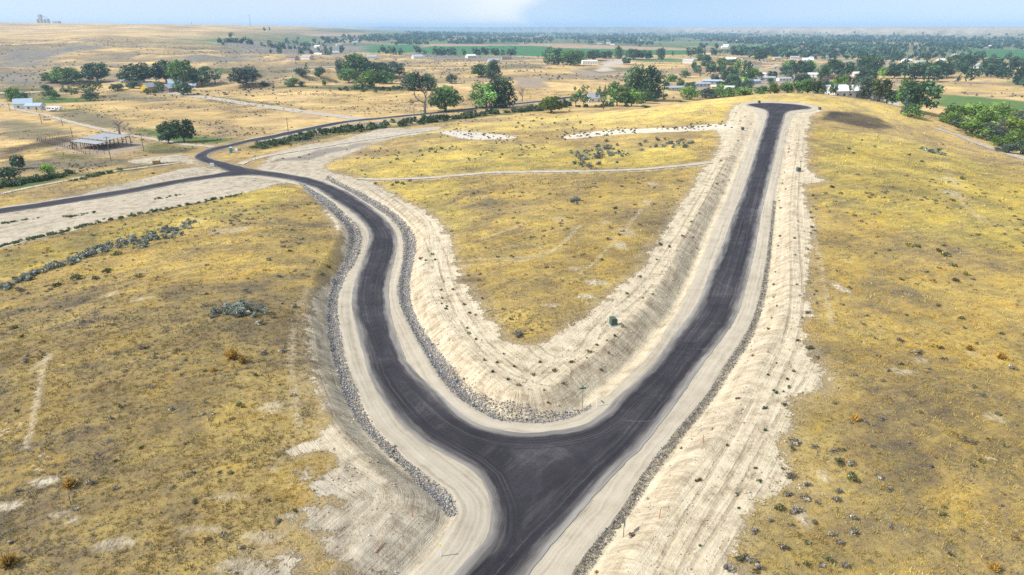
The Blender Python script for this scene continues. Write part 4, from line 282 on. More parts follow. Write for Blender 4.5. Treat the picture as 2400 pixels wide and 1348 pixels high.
# ---------------------------------------------------------------- the ground sheet
def axis(lo, hi, step, glo, ghi, end_lo, end_hi):
    a = list(np.arange(lo, hi+1e-6, step)); s = step; p = hi
    while p < end_hi: s *= ghi; p += s; a.append(p)
    s = step; p = lo; b = []
    while p > end_lo: s *= glo; p -= s; b.append(p)
    return np.array(b[::-1]+a)
GX = axis(-62, 72, .42, 1.034, 1.034, -9000, 9000); GY = axis(36, 128, .42, 1.25, 1.02, -120, 15500)
X, Y = np.meshgrid(GX, GY); Z = h0(X, Y)
near = (Y < 420) & (np.abs(X) < 320)
RD, RS = sdf(X, Y, ASPHS, limit=30); SD, _ = sdf(X, Y, SHOULDS, limit=12)
SD = np.minimum(SD, np.maximum(RD-2.2, -5))
fade = np.clip(1-sstep(300, 380, np.hypot(X, Y)), 0, 1)
b = bcut(X, Y)
jit = fbm(X/3.2, Y/3.2, 31)*1.6
Z = Z-b*(1-sstep(1.2, 4.7, SD+jit*.5))
Z = Z-.36*fade*sstep(-.2, .6, SD)*(1-sstep(1.0, 2.2, SD))
Z = Z+.10*fade*np.exp(-((SD-4.9)/.5)**2)*(1+3*fbm(X/1.1, Y/1.1, 44))
Z = Z+fade*sstep(1.4, 2.2, SD)*(1-sstep(4.4, 5.6, SD))*(fbm(RS/1.5, RD/7, 161, 2)*.34+fbm(X/1.4, Y/1.4, 163, 2)*.22)
nat = sstep(3.5, 6, SD)
Z = Z+near*nat*(fbm(X/2.1, Y/2.1, 51)*.16+fbm(X/.9, Y/.9, 61, 2)*.10)
SNDF = np.full(X.shape, 99., np.float32)
for k, p in enumerate(SANDALL):
    d_, _ = sdf(X, Y, smooth_poly(p), limit=10); SNDF = np.minimum(SNDF, d_+(1.1 if k in (5, 6) else 0)*(d_ < 90))
SNDF = -SNDF
lowl = sstep(66, 58, Y)*sstep(-3, -7, X); SNDF = SNDF+np.where(SNDF > -9, lowl*sstep(3.5, 5.5, SD)*(fbm(X/4.5, Y/4.5, 171, 4)*11-.2), 0)
Z = Z+lowl*sstep(1.5, 3, SD)*np.where(SNDF > -1, fbm(X/1.3, Y/1.3, 173, 3)*.42, 0)
PT = np.zeros(X.shape, np.float32)
for (x, y, a_, b_, s_) in PATCH:
    q = np.hypot((X-x)/max(a_, .4), (Y-y)/max(b_*.8, .4)); PT = np.maximum(PT, s_*(1-sstep(.45, 1.35, q+fbm(X/1.3, Y/1.3, 12)*.9)))
Z = Z+np.where((SNDF > .3) & (SD > 3.5) & near, fbm(X/.8, Y/.8, 71, 2)*.12, 0)
CHALK = np.zeros(X.shape, np.float32)
for p in SAND[5:7]: CHALK = np.maximum(CHALK, 1-sstep(-1, 3, sdf(X, Y, smooth_poly(p), limit=10)[0]))
TRK = np.zeros(X.shape, np.float32)
for pts, hw, st in TRACKS:
    d_, _ = sdf(X, Y, smooth_poly(pts, 2, False), False, 4); wv = hw*(1+.8*fbm(X/2, Y/2, 81))
    TRK = np.maximum(TRK, st*(1-sstep(wv*.5, wv*1.5, np.abs(d_))))
TRK = np.maximum(TRK, PT*1.1)
RUT = np.full(X.shape, 6., np.float32)
for p in RUTS: RUT = np.minimum(RUT, sdf(X, Y, smooth_poly(p, 2, False), False, 5)[0])
# land-use colours
PAL = {'green': (.045, .15, .048), 'green2': (.10, .18, .07), 'tan': (.36, .25, .15), 'lawn': (.10, .17, .045), 'lawn2': (.075, .125, .035), 'olive': (.11, .115, .05), 'dirt': (.30, .24, .175), 'sage': (.20, .185, .155),
       'pale': (.46, .40, .32), 'dark': (.075, .062, .046), 'burn': (.05, .045, .038), 'gravel': (.25, .225, .20), 'burn2': (.33, .22, .13), 'scrub': (.19, .165, .10)}
VC = np.empty(X.shape+(3,), np.float32); d = np.hypot(X, Y)
n1 = fbm(X/60, Y/60, 91, 4)[..., None]; n2 = fbm(X/14, Y/14, 95, 3)[..., None]
VC[:] = np.array((.385, .268, .085))
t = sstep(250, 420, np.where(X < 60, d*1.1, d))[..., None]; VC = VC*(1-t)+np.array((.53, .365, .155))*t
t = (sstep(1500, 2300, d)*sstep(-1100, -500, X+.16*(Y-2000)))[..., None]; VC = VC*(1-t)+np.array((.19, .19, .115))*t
fm = sstep(350, 600, d)[..., None]; VC = VC*(1+n1*(.7+.5*fm)+n2*(.5+.6*fm))
fld = sstep(1400, 2000, d)*(1-sstep(5000, 9000, d))   # patchwork of far fields
cell = vnoise(np.floor(X/260+.15*np.floor(Y/420)), np.floor(Y/420), 7)
gcol = np.where(cell[..., None] < .45, np.array((.075, .125, .05)), np.where(cell[..., None] < .7, np.array((.30, .22, .13)), np.array((.13, .16, .085))))
east = sstep(-1100, -500, X+.16*(Y-2000))
VC = VC*(1-(fld*east)[..., None]*.85)+gcol*(fld*east)[..., None]*.85
sg = sstep(.02, .14, fbm(X/90+3, Y/42, 101, 4))*sstep(560, 800, d)*(1-sstep(1700, 2600, d))*.75
VC = VC*(1-sg[..., None])+np.array((.20, .175, .13))*sg[..., None]
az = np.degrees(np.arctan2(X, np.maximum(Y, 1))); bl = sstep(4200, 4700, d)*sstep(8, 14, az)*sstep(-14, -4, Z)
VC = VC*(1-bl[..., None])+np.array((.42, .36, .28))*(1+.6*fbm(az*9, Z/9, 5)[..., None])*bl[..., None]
rough = sstep(235, 300, d)*(1-sstep(560, 760, d))*sstep(60, -40, X); rm = sstep(.03, .13, fbm(X/34, Y/22, 141, 4))*rough*.5
VC = VC*(1-rm[..., None])+np.array((.225, .175, .10))*rm[..., None]
gul = sstep(620, 850, d)*(1-sstep(1700, 2400, d))*sstep(-60, -260, X); gm = gul*sstep(.10, .22, np.abs(fbm(X/150+.4*fbm(X/60, Y/60, 8), Y/95, 15, 3)*2))*.7
VC = VC*(1-gm[..., None])+np.array((.19, .165, .125))*gm[..., None]
MOT = 1-.35*sstep(260, 500, d)
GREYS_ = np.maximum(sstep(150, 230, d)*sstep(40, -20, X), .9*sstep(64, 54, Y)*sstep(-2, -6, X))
for k, p in ZONES:
    p = np.array(p); ms = max(2., .012*np.hypot(*p.mean(0))); d_, _ = sdf(X, Y, p, limit=3*ms)
    m = (1-sstep(-ms*.5, ms*.5, d_+fbm(X/ms/3, Y/ms/3, 111)*ms*2.4))[..., None]
    if k in ('gravel', 'dirt'): SNDF = np.where(m[..., 0] > .5, np.minimum(SNDF, -4), SNDF)
    if k[0] == '+': VC = VC*(1+(np.array({'+gold': (1.22, 1.30, 1.0), '+dull': (.70, .73, .92)}[k])-1)*m); continue
    VC = VC*(1-m)+np.array(PAL[k])*(1+n2*.45)*m; MOT = MOT*(1-(.25 if k in ('sage', 'scrub', 'dark', 'olive') else .85)*m[..., 0])
NX, NY = len(GX), len(GY)
ii = np.arange(NX*NY).reshape(NY, NX); F = np.stack([ii[:-1, :-1], ii[:-1, 1:], ii[1:, 1:], ii[1:, :-1]], -1).reshape(-1, 4)
def grid_at(A, x, y):
    x = np.asarray(x, float); y = np.asarray(y, float)
    i = np.clip(np.searchsorted(GX, x)-1, 0, NX-2); j = np.clip(np.searchsorted(GY, y)-1, 0, NY-2)
    u = np.clip((x-GX[i])/(GX[i+1]-GX[i]), 0, 1); v = np.clip((y-GY[j])/(GY[j+1]-GY[j]), 0, 1)
    return (A[j, i]*(1-u)+A[j, i+1]*u)*(1-v)+(A[j+1, i]*(1-u)+A[j+1, i+1]*u)*v
def gz(x, y): return float(grid_at(Z, x, y))
m, nt = newmat('dry ground'); g = G(nt); P = g.pos()
nA = g.noise(P, .05, 4, .6); nB = g.noise(P, .33, 4, .62, .3); nC = g.noise(P, 1.7, 5, .68); nD = g.noise(P, 7., 3, .7); nE = g.noise(P, .11, 3, .6, .6)
Ps = g.n('ShaderNodeMapping', 0, None, Vector=g.n('ShaderNodeMapping', 0, None, Vector=P, Rotation=(0, 0, R(-28))), Scale=(.16, .75, .3)); nS = g.noise(Ps, 1., 5, .62, .5)
v = g.math('ADD', g.math('MULTIPLY', nA, .34), g.math('ADD', g.math('MULTIPLY', nS, .24), g.math('ADD', g.math('MULTIPLY', nB, .14), g.math('ADD', g.math('MULTIPLY', nC, .22), g.math('MULTIPLY', nD, .22)))))
gr = g.ramp(v, [(.43, (.12, .095, .063)), (.51, (.225, .17, .092)), (.575, (.35, .255, .10)), (.64, (.48, .345, .105)), (.74, (.58, .455, .18))])
gre = g.ramp(nE, [(.36, (.70, .72, .86)), (.47, (.92, .88, .90)), (.54, (1, 1, 1)), (.66, (1.10, 1.0, .70))])
gr = g.mix(1., gr, gre, 'MULTIPLY')
vc = g.attr('zone', 'Color'); ratio = g.math('MULTIPLY_ADD', g.math('ADD', g.math('MULTIPLY', nB, .5), g.math('MULTIPLY', nC, .6)), 1.5, .2)
flat = g.mix(1., vc, g.n('ShaderNodeCombineXYZ', 0, None, X=ratio, Y=ratio, Z=ratio), 'MULTIPLY')
grz = g.mix(1., g.mix(.75, gr, g.mix(1., gr, g.mix(1., vc, (2.5, 3.7, 11.1), 'MULTIPLY'), 'MULTIPLY')), (1, 1, 1), 'MULTIPLY')
grass = g.mix(g.attr('mottle'), flat, grz)
rs = g.attr('along'); rd = g.attr('off')
tv = g.n('ShaderNodeCombineXYZ', 0, None, X=g.math('MULTIPLY', rs, .05), Y=g.math('MULTIPLY', rd, 1.35), Z=0.)
trk = g.noise(tv, 1., 5, .66, .9)
sd_ = g.noise(P, .45, 5, .65); sf = g.noise(P, 5., 5, .75)
sv = g.math('ADD', g.math('MULTIPLY', trk, .27), g.math('ADD', g.math('MULTIPLY', sd_, .49), g.math('MULTIPLY', sf, .24)))
sc = g.ramp(sv, [(.36, (.23, .185, .12)), (.43, (.42, .35, .24)), (.51, (.565, .485, .345)), (.66, (.675, .60, .45))])
se = g.math('ADD', g.attr('bare'), g.math('ADD', g.math('ADD', g.math('MULTIPLY_ADD', nB, 5., -2.5), g.math('MULTIPLY_ADD', nE, 5., -2.5)), g.math('ADD', g.math('MULTIPLY_ADD', nC, 4., -2.), g.math('MULTIPLY_ADD', nD, 2.4, -1.2))))
sm = g.sst(se, -.22, .3)
gv = g.n('ShaderNodeCombineXYZ', 0, None, X=g.math('MULTIPLY', rs, 1.1), Y=g.math('MULTIPLY', rd, .16), Z=0.)
grv = g.noise(gv, 1.4, 4, .6, .3)
sc = g.mix(g.math('MULTIPLY', g.attr('bank'), g.sst(grv, .6, .36)), sc, g.mix(1., sc, (.76, .73, .72), 'MULTIPLY'))
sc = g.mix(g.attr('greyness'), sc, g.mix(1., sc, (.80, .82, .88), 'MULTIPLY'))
spot = g.math('MULTIPLY', g.sst(g.math('ADD', g.math('MULTIPLY', nE, .6), g.math('MULTIPLY', nC, .5)), .665, .70), .6)
tm = g.math('MULTIPLY', g.attr('track'), g.sst(nC, .30, .56), clamp=True)
sm = g.math('MAXIMUM', sm, g.math('MAXIMUM', g.math('MULTIPLY', spot, g.attr('mottle')), tm))
fr = g.math('MULTIPLY', g.sst(se, -2.6, -.2), g.sst(nD, .40, .62)); grass = g.mix(g.math('MULTIPLY', fr, .75), grass, (.40, .325, .225))
blot = g.sst(g.noise(P, .16, 5, .7, 1.2), .50, .68); sc = g.mix(g.math('MULTIPLY', blot, .55), sc, g.mix(1., sc, (.74, .72, .72), 'MULTIPLY'))
tv2 = g.n('ShaderNodeCombineXYZ', 0, None, X=g.math('MULTIPLY', rs, .09), Y=g.math('MULTIPLY', rd, 4.2), Z=0.); trk2 = g.noise(tv2, 1., 3, .6, .8)
sc = g.mix(g.math('MULTIPLY', g.sst(trk2, .60, .72), .32), sc, g.mix(1., sc, (.66, .62, .58), 'MULTIPLY'))
rw = g.math('ABSOLUTE', g.math('ADD', g.math('ADD', g.attr('rut'), g.math('MULTIPLY_ADD', nC, .5, -.25)), -.9)); rl = g.math('MULTIPLY', g.sst(rw, .34, .10), g.sst(nB, .36, .50)); sc = g.mix(g.math('MULTIPLY', rl, .5), sc, g.mix(1., sc, (.60, .57, .54), 'MULTIPLY'))
sc = g.mix(g.math('MULTIPLY', g.attr('chalk'), .3), sc, (.74, .71, .65))
colr = g.mix(sm, grass, sc)
hgt = g.math('ADD', g.math('MULTIPLY_ADD', nC, .8, g.math('MULTIPLY', g.math('MULTIPLY', rl, sm), -.45)), g.math('ADD', g.math('MULTIPLY', nD, .35), g.math('ADD', g.math('ADD', g.math('MULTIPLY', g.math('MULTIPLY', trk, sm), .9), g.math('MULTIPLY', g.math('MULTIPLY', grv, g.attr('bank')), .7)), g.math('ADD', g.math('MULTIPLY', sf, .25), g.math('MULTIPLY', g.math('MULTIPLY', trk2, sm), .5)))))
g.done(colr, .95, hgt, .75, .28, .1)
GROUND = m
me = mesh_np('ground', np.stack([X, Y, Z], -1).reshape(-1, 3), F, [m], True)
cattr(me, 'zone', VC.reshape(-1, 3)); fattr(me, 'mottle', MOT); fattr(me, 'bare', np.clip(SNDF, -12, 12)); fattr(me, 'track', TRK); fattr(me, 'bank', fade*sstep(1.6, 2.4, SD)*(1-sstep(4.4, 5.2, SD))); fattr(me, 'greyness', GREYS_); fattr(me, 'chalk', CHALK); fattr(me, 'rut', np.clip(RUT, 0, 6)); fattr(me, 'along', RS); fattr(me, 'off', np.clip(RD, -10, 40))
tag(obj('ground', me), kind='structure')
# ---------------------------------------------------------------- roads and shoulders
def clipped(name, poly, box, step, dz, mat, edge_noise=0.):
    """a sheet on the ground inside an outline, its rim cut exactly on the outline"""
    gx = np.arange(box[0], box[1], step); gy = np.arange(box[2], box[3], step); x, y = np.meshgrid(gx, gy)
    dd, ss = sdf(x, y, poly, limit=6)
    if edge_noise: dd = dd+np.where(np.abs(dd) < 5, fbm(x/1.6, y/1.6, 7)*edge_noise, 0)
    nx, ny = len(gx), len(gy); ins = dd < 0
    cell = (ins[:-1, :-1].astype(int)+ins[:-1, 1:]+ins[1:, 1:]+ins[1:, :-1])
    # full cells stay quads (as two triangles), rim cells are clipped corner by corner
    idx = np.arange(nx*ny).reshape(ny, nx)
    q = np.stack([idx[:-1, :-1], idx[:-1, 1:], idx[1:, 1:], idx[1:, :-1]], -1)
    full = q[cell == 4]; T = [full[:, [0, 1, 2]], full[:, [0, 2, 3]]]
    fx, fy, fd, fs = x.ravel(), y.ravel(), dd.ravel(), ss.ravel(); ex = []; et = []; base = nx*ny
    for c in q[(cell > 0) & (cell < 4)]:
        out = []
        for a, b2 in zip(c, np.roll(c, -1)):
            if fd[a] < 0: out.append(int(a))
            if (fd[a] < 0) != (fd[b2] < 0):
                k = fd[a]/(fd[a]-fd[b2]); out.append(base+len(ex)); ex.append((fx[a]+k*(fx[b2]-fx[a]), fy[a]+k*(fy[b2]-fy[a]), 0., fs[a] if k < .5 else fs[b2]))
        for k in range(1, len(out)-1): et.append((out[0], out[k], out[k+1]))
    ex = np.array(ex) if ex else np.zeros((0, 4))
    VX = np.concatenate([fx, ex[:, 0]]); VY = np.concatenate([fy, ex[:, 1]]); VD = np.concatenate([fd, ex[:, 2]]); VS = np.concatenate([fs, ex[:, 3]])
    tri = np.concatenate(T+([np.array(et)] if et else [])); used = np.unique(tri); mp_ = np.full(len(VX), -1); mp_[used] = np.arange(len(used))
    VX, VY, VD, VS = VX[used], VY[used], VD[used], VS[used]
    me = mesh_np(name, np.stack([VX, VY, grid_at(Z, VX, VY)+dz], -1), mp_[tri], [mat], True)
    fattr(me, 'edge', -VD); fattr(me, 'along', VS)
    return me
m, nt = newmat('asphalt'); g = G(nt); P = g.pos(); ed = g.attr('edge'); al = g.attr('along')
lane = g.n('ShaderNodeCombineXYZ', 0, None, X=g.math('MULTIPLY', al, .012), Y=g.math('MULTIPLY', g.math('MINIMUM', ed, 3.4), 1.25), Z=0.)
st = g.noise(lane, 1.2, 4, .55, .1); pn = g.noise(P, .13, 5, .65, .8); pf = g.noise(P, 3., 5, .75)
c = g.ramp(g.math('ADD', g.math('MULTIPLY', st, .46), g.math('ADD', g.math('MULTIPLY', pn, .40), g.math('MULTIPLY', pf, .14))), [(.36, (.015, .0135, .017)), (.46, (.023, .021, .026)), (.55, (.038, .035, .042)), (.66, (.10, .094, .097))])
fine = g.noise(g.n('ShaderNodeCombineXYZ', 0, None, X=g.math('MULTIPLY', al, .03), Y=g.math('MULTIPLY', ed, 5.), Z=3.), 1., 3, .6, .3)
c = g.mix(g.math('MULTIPLY', g.math('MULTIPLY', g.sst(fine, .56, .70), g.sst(ed, 3.3, 2.6)), .35), c, (.16, .15, .145))
sw = g.noise(g.n('ShaderNodeMapping', 0, None, Vector=g.n('ShaderNodeMapping', 0, None, Vector=P, Rotation=(0, 0, R(34))), Scale=(1.0, .06, 1.)), 1.2, 5, .65, .6)
c = g.mix(g.math('MULTIPLY', g.math('MULTIPLY', g.sst(sw, .50, .68), g.sst(ed, 2.2, 4.)), .20), c, (.16, .15, .145))
dn = g.math('ADD', g.math('MULTIPLY', g.noise(g.n('ShaderNodeCombineXYZ', 0, None, X=g.math('MULTIPLY', al, .06), Y=g.math('MULTIPLY', ed, .7), Z=0.), 1.5, 5, .62), 3.0), -1.5)
du = g.sst(g.math('ADD', ed, dn), 1.55, -.45)
c = g.mix(g.math('MULTIPLY', du, .70), c, (.40, .375, .335))
g.done(c, .85, pf, .25, .03, .25)
ASPHALT = m
tag(obj('asphalt_road', clipped('asphalt_road', ASPHS, (-185, 156, 14, 372), .55, .10, m, .35)), kind='structure')
m, nt = newmat('shoulder gravel'); g = G(nt); P = g.pos(); al = g.attr('along'); ed = g.attr('edge')
tv = g.n('ShaderNodeCombineXYZ', 0, None, X=g.math('MULTIPLY', al, .03), Y=g.math('MULTIPLY', ed, 2.0), Z=0.); t1 = g.noise(tv, 1., 4, .6, .1); f1 = g.noise(P, 6., 5, .8); f0 = g.noise(P, .4, 4)
c = g.ramp(g.math('ADD', g.math('MULTIPLY', t1, .5), g.math('ADD', g.math('MULTIPLY', f1, .25), g.math('MULTIPLY', f0, .25))), [(.36, (.27, .235, .175)), (.48, (.40, .355, .275)), (.58, (.47, .42, .335)), (.7, (.54, .49, .40))])
g.done(c, .95, g.math('ADD', t1, g.math('MULTIPLY', f1, .5)), .5, .08, .1)
tag(obj('gravel_shoulder', clipped('gravel_shoulder', SHOULDS, (-120, 160, 14, 372), .55, .045, m, .5)), kind='structure')
def ribbon(name, pts, width, dz, mat, step=3., across=4):
    p = smooth_poly(pts, 2, False); L = np.concatenate([[0], np.cumsum(np.hypot(*np.diff(p, axis=0).T))]); n = max(4, int(L[-1]/step)); s = np.linspace(0, L[-1], n)
    x = np.interp(s, L, p[:, 0]); y = np.interp(s, L, p[:, 1]); tx = np.gradient(x); ty = np.gradient(y); l = np.hypot(tx, ty); nx_, ny_ = -ty/l, tx/l
    o = np.linspace(-.5, .5, across+1); wv = width*(1+.25*fbm(s/9, s*0, 3))[:, None]
    VX = x[:, None]+nx_[:, None]*o*wv; VY = y[:, None]+ny_[:, None]*o*wv
    V = np.stack([VX, VY, grid_at(Z, VX, VY)+dz], -1).reshape(-1, 3); k = np.arange(n*(across+1)).reshape(n, -1)
    me = mesh_np(name, V, np.stack([k[:-1, :-1], k[1:, :-1], k[1:, 1:], k[:-1, 1:]], -1).reshape(-1, 4), [mat], True)
    fattr(me, 'edge', np.broadcast_to((.5-np.abs(o))*width, VX.shape)+.4); fattr(me, 'along', np.broadcast_to(s[:, None], VX.shape)); return me
lane_m, nt = newmat('lane gravel'); g = G(nt); P = g.pos(); n = g.noise(P, .5, 5, .65); c = g.ramp(n, [(.3, (.30, .26, .21)), (.5, (.42, .37, .30)), (.7, (.52, .47, .39))]); g.done(c, .95, spec=.1)
for nm, pl in (('road_verge', WEST), ('road_verge', NORTH)): tag(obj(nm, ribbon(nm, pl, 11.5, .07, lane_m, 3, 4)), kind='structure')
for nm, pl in (('side_road', WEST), ('valley_road', NORTH)): tag(obj(nm, ribbon(nm, pl, 7.4, .16, ASPHALT, 3, 6)), kind='structure')
for pts, wd in LANES: tag(obj('gravel_lane', ribbon('gravel_lane', pts, wd, .14, lane_m, 4, 4)), kind='structure')
# ---------------------------------------------------------------- stones of the roadside drains (uncountable: joined)
def ico_variants(k):
    t = (1+5**.5)/2; v = np.array([(-1, t, 0), (1, t, 0), (-1, -t, 0), (1, -t, 0), (0, -1, t), (0, 1, t), (0, -1, -t), (0, 1, -t), (t, 0, -1), (t, 0, 1), (-t, 0, -1), (-t, 0, 1)], float); v /= np.linalg.norm(v[0])
    f = np.array([(0, 11, 5), (0, 5, 1), (0, 1, 7), (0, 7, 10), (0, 10, 11), (1, 5, 9), (5, 11, 4), (11, 10, 2), (10, 7, 6), (7, 1, 8), (3, 9, 4), (3, 4, 2), (3, 2, 6), (3, 6, 8), (3, 8, 9), (4, 9, 5), (2, 4, 11), (6, 2, 10), (8, 6, 7), (9, 8, 1)])
    return [v*RNG.uniform(.6, 1.25, (12, 1))*np.array([1.1, .85, .7]) for _ in range(k)], f
def band_points(a, b, dens, spill=.03):
    a = smooth_poly(a, 1, False); b = smooth_poly(b, 1, False); n = 200
    rs_ = lambda p: np.stack([np.interp(np.linspace(0, 1, n), np.concatenate([[0], np.cumsum(np.hypot(*np.diff(p, axis=0).T))])/np.hypot(*np.diff(p, axis=0).T).sum(), p[:, k]) for k in (0, 1)], -1)
    A, B = rs_(a), rs_(b); w = np.hypot(*(B-A).T); L = np.hypot(*np.diff((A+B)/2, axis=0).T); area = (w[:-1]*L); N = int(area.sum()*dens)
    i = RNG.choice(n-1, N, p=area/area.sum()); t = RNG.uniform(-spill, 1+spill, N)+RNG.normal(0, .06, N); q = RNG.random(N)[:, None]
    A1 = A[i]*(1-q)+A[i+1]*q; B1 = B[i]*(1-q)+B[i+1]*q; return A1+(B1-A1)*t[:, None]
def octa_variants(k):
    v = np.array([(1, 0, 0), (-1, 0, 0), (0, 1, 0), (0, -1, 0), (0, 0, 1), (0, 0, -1)], float); f = np.array([(0, 2, 4), (2, 1, 4), (1, 3, 4), (3, 0, 4), (2, 0, 5), (1, 2, 5), (3, 1, 5), (0, 3, 5)])
    return [v*RNG.uniform(.6, 1.3, (6, 1))*np.array([1.1, .9, .75])+RNG.normal(0, .18, (6, 3)) for _ in range(k)], f
def rocks(name, pts, size, label, cols, low=False):
    keep = RNG.random(len(pts)) < np.minimum(1, (80/pts[:, 1])**1.5); pts = pts[keep]; far_ = np.maximum(1, pts[:, 1]/80)   # fewer, larger ones where they can no longer be told apart
    if low: var, f = octa_variants(6)
    else: var, f = ico_variants(6)
    n = len(pts); vi = RNG.integers(0, 6, n); V = np.array(var)[vi]; nv = V.shape[1]
    s = size*far_**.6*np.exp(RNG.normal(0, .45, n)); a = RNG.uniform(0, 6.28, n); ca, sa = np.cos(a)[:, None], np.sin(a)[:, None]
    V = V*s[:, None, None]; vx = V[..., 0]*ca-V[..., 1]*sa; vy = V[..., 0]*sa+V[..., 1]*ca
    z = grid_at(Z, pts[:, 0], pts[:, 1])+s*.35+.06
    V = np.stack([vx+pts[:, :1], vy+pts[:, 1:], V[..., 2]+z[:, None]], -1)
    Fc = (f[None]+np.arange(n)[:, None, None]*nv).reshape(-1, 3)
    m, nt = newmat(name+' stone'); g = G(nt); c = g.mix(1., g.attr('tint', 'Color'), g.ramp(g.noise(g.pos(), 9., 3), [(.3, .75), (.7, 1.2)]), 'MULTIPLY'); g.done(c, .8, spec=.3)
    me = mesh_np(name, V.reshape(-1, 3), Fc, [m]); col = np.array(cols)[RNG.integers(0, len(cols), n)]*np.exp(RNG.normal(0, .25, n))[:, None]
    cattr(me, 'tint', np.repeat(col, nv, 0)); tag(obj(name, me), label, 'stones', None, 'stuff')
GREYS = [(.19, .195, .21), (.25, .255, .27), (.13, .135, .15), (.34, .335, .33), (.23, .215, .20), (.28, .25, .21)]
rocks('drain_stones', band_points(*ROCK1, 125), .046, 'grey angular stones lining the outer drain of the curved road', GREYS)
rocks('drain_stones', band_points(*ROCK1B, 70), .055, 'grey stones in the drain where the curved road bends away', GREYS)
rocks('drain_stones', band_points(*ROCK2, 70), .048, 'grey angular stones in the drain round the sandy point', GREYS)
rocks('drain_gravel', band_points(*ROCK3, 130, .04), .038, 'dark gravel strip along the right side of the long road', [(.17, .165, .15), (.23, .215, .195), (.12, .115, .11), (.29, .27, .24)], True)
# clods and small stones on the bare ground
cand = np.stack([RNG.uniform(-25, 75, 60000), RNG.uniform(42, 150, 60000)], -1); ok = (grid_at(SNDF, cand[:, 0], cand[:, 1]) > -.6) & (grid_at(SD, cand[:, 0], cand[:, 1]) > 1.5) & (RNG.random(60000) < .12+.5*(fbm(cand[:, 0]/4, cand[:, 1]/4, 8) > .06))
rocks('soil_clods', cand[ok][:14000], .055, 'pale clods of soil strewn over the bare ground', [(.50, .43, .34), (.40, .34, .27), (.58, .51, .41), (.33, .28, .22)], True)
# ---------------------------------------------------------------- dry grass (uncountable: joined)
def blades(x, y, h, w, nb, col, lean=.5):
    n = len(x); z = grid_at(Z, x, y); a = RNG.uniform(0, 6.283, (n, nb)); r = RNG.uniform(.0, 1., (n, nb))*w[:, None]*.6
    bx = x[:, None]+np.cos(a)*r; by = y[:, None]+np.sin(a)*r; t = RNG.uniform(0, 6.283, (n, nb)); bw = w[:, None]*RNG.uniform(.05, .13, (n, nb)); hh = h[:, None]*RNG.uniform(.55, 1.15, (n, nb)); ln = h[:, None]*lean*RNG.uniform(.3, 1.3, (n, nb))
    zb = np.broadcast_to(z[:, None], bx.shape)-.03
    V = np.stack([np.stack([bx-np.cos(t)*bw, by-np.sin(t)*bw, zb], -1), np.stack([bx+np.cos(t)*bw, by+np.sin(t)*bw, zb], -1), np.stack([bx+np.cos(a)*ln, by+np.sin(a)*ln, zb+hh], -1)], 2)
    C_ = np.repeat(np.repeat(col[:, None], nb, 1)[:, :, None], 3, 2)*np.exp(RNG.normal(0, .16, (n, nb, 1, 1)))
    return V.reshape(-1, 3), C_.reshape(-1, 3)
def scatter(y0, y1, dens, k=.88, m=22):
    ar = (y1-y0)*2*(k*(y0+y1)/2+m); n = int(ar*dens); y = RNG.uniform(y0, y1, n); x = RNG.uniform(-1, 1, n)*(k*y1+m); o = np.abs(x) < k*y+m; return x[o], y[o]
GV, GC = [], []
PALG = np.array([(.57, .415, .12), (.51, .395, .17), (.32, .26, .165), (.33, .295, .11), (.61, .495, .21), (.24, .20, .15), (.53, .355, .10), (.37, .325, .24)])
for y0, y1, dens, hh, ww, nb in ((30, 62, 14., .20, .30, 9), (62, 100, 7., .22, .36, 8), (100, 160, 2.6, .24, .52, 7), (160, 240, .8, .34, .8, 6), (240, 370, .22, .4, 1.2, 6)):
    x, y = scatter(y0, y1, dens); sn = grid_at(SNDF, x, y)+fbm(x/2.2, y/2.2, 3)*3; rd_ = grid_at(SD, x, y); mt = grid_at(MOT, x, y); tk = grid_at(TRK, x, y)
    pt = fbm(x/24, y/17, 76, 3)*2.4+fbm(x/8, y/6, 77, 3)*1.7+fbm(x/2.5, y/2.5, 78, 2)*.9; hue = fbm(x/16+9, y/12, 79, 3)
    ok = (sn < -.1) & (rd_ > 4) & (mt > .5) & (tk < .3) & (RNG.random(len(x)) < np.clip(.72+fbm(x/4, y/4, 74, 2)*1.6, .25, 1)); x, y, pt, hue = x[ok], y[ok], pt[ok], hue[ok]
    ci = np.where(pt > .28, RNG.choice([0, 4, 0], len(x)), np.where(pt > -.05, RNG.choice([0, 1, 1, 2, 3], len(x)), np.where(pt > -.35, RNG.choice([1, 2, 3, 2], len(x)), RNG.choice([2, 5, 2, 3, 1, 2], len(x)))))
    ci = np.where((hue > .10) & (RNG.random(len(x)) < .55), 6, ci); ci = np.where((hue < -.10) & (RNG.random(len(x)) < .5), 7, ci)
    s = np.exp(RNG.normal(0, .3, len(x))); vr = np.stack([grid_at(VC[..., k], x, y) for k in range(3)], -1)/np.array((.40, .27, .09)); v_, c_ = blades(x, y, hh*s, ww*s, nb, PALG[ci]*np.clip(vr, .6, 1.5)); GV.append(v_); GC.append(c_)
V = np.concatenate(GV); C_ = np.concatenate(GC)
m, nt = newmat('dry grass'); g = G(nt); g.done(g.attr('tint', 'Color'), .9, spec=.1, trans=.25)
me = mesh_np('dry_grass', V, np.arange(len(V)).reshape(-1, 3), [m]); cattr(me, 'tint', C_)
tag(obj('dry_grass', me), 'short golden and grey-brown dry grass covering the hill', 'grass', None, 'stuff')
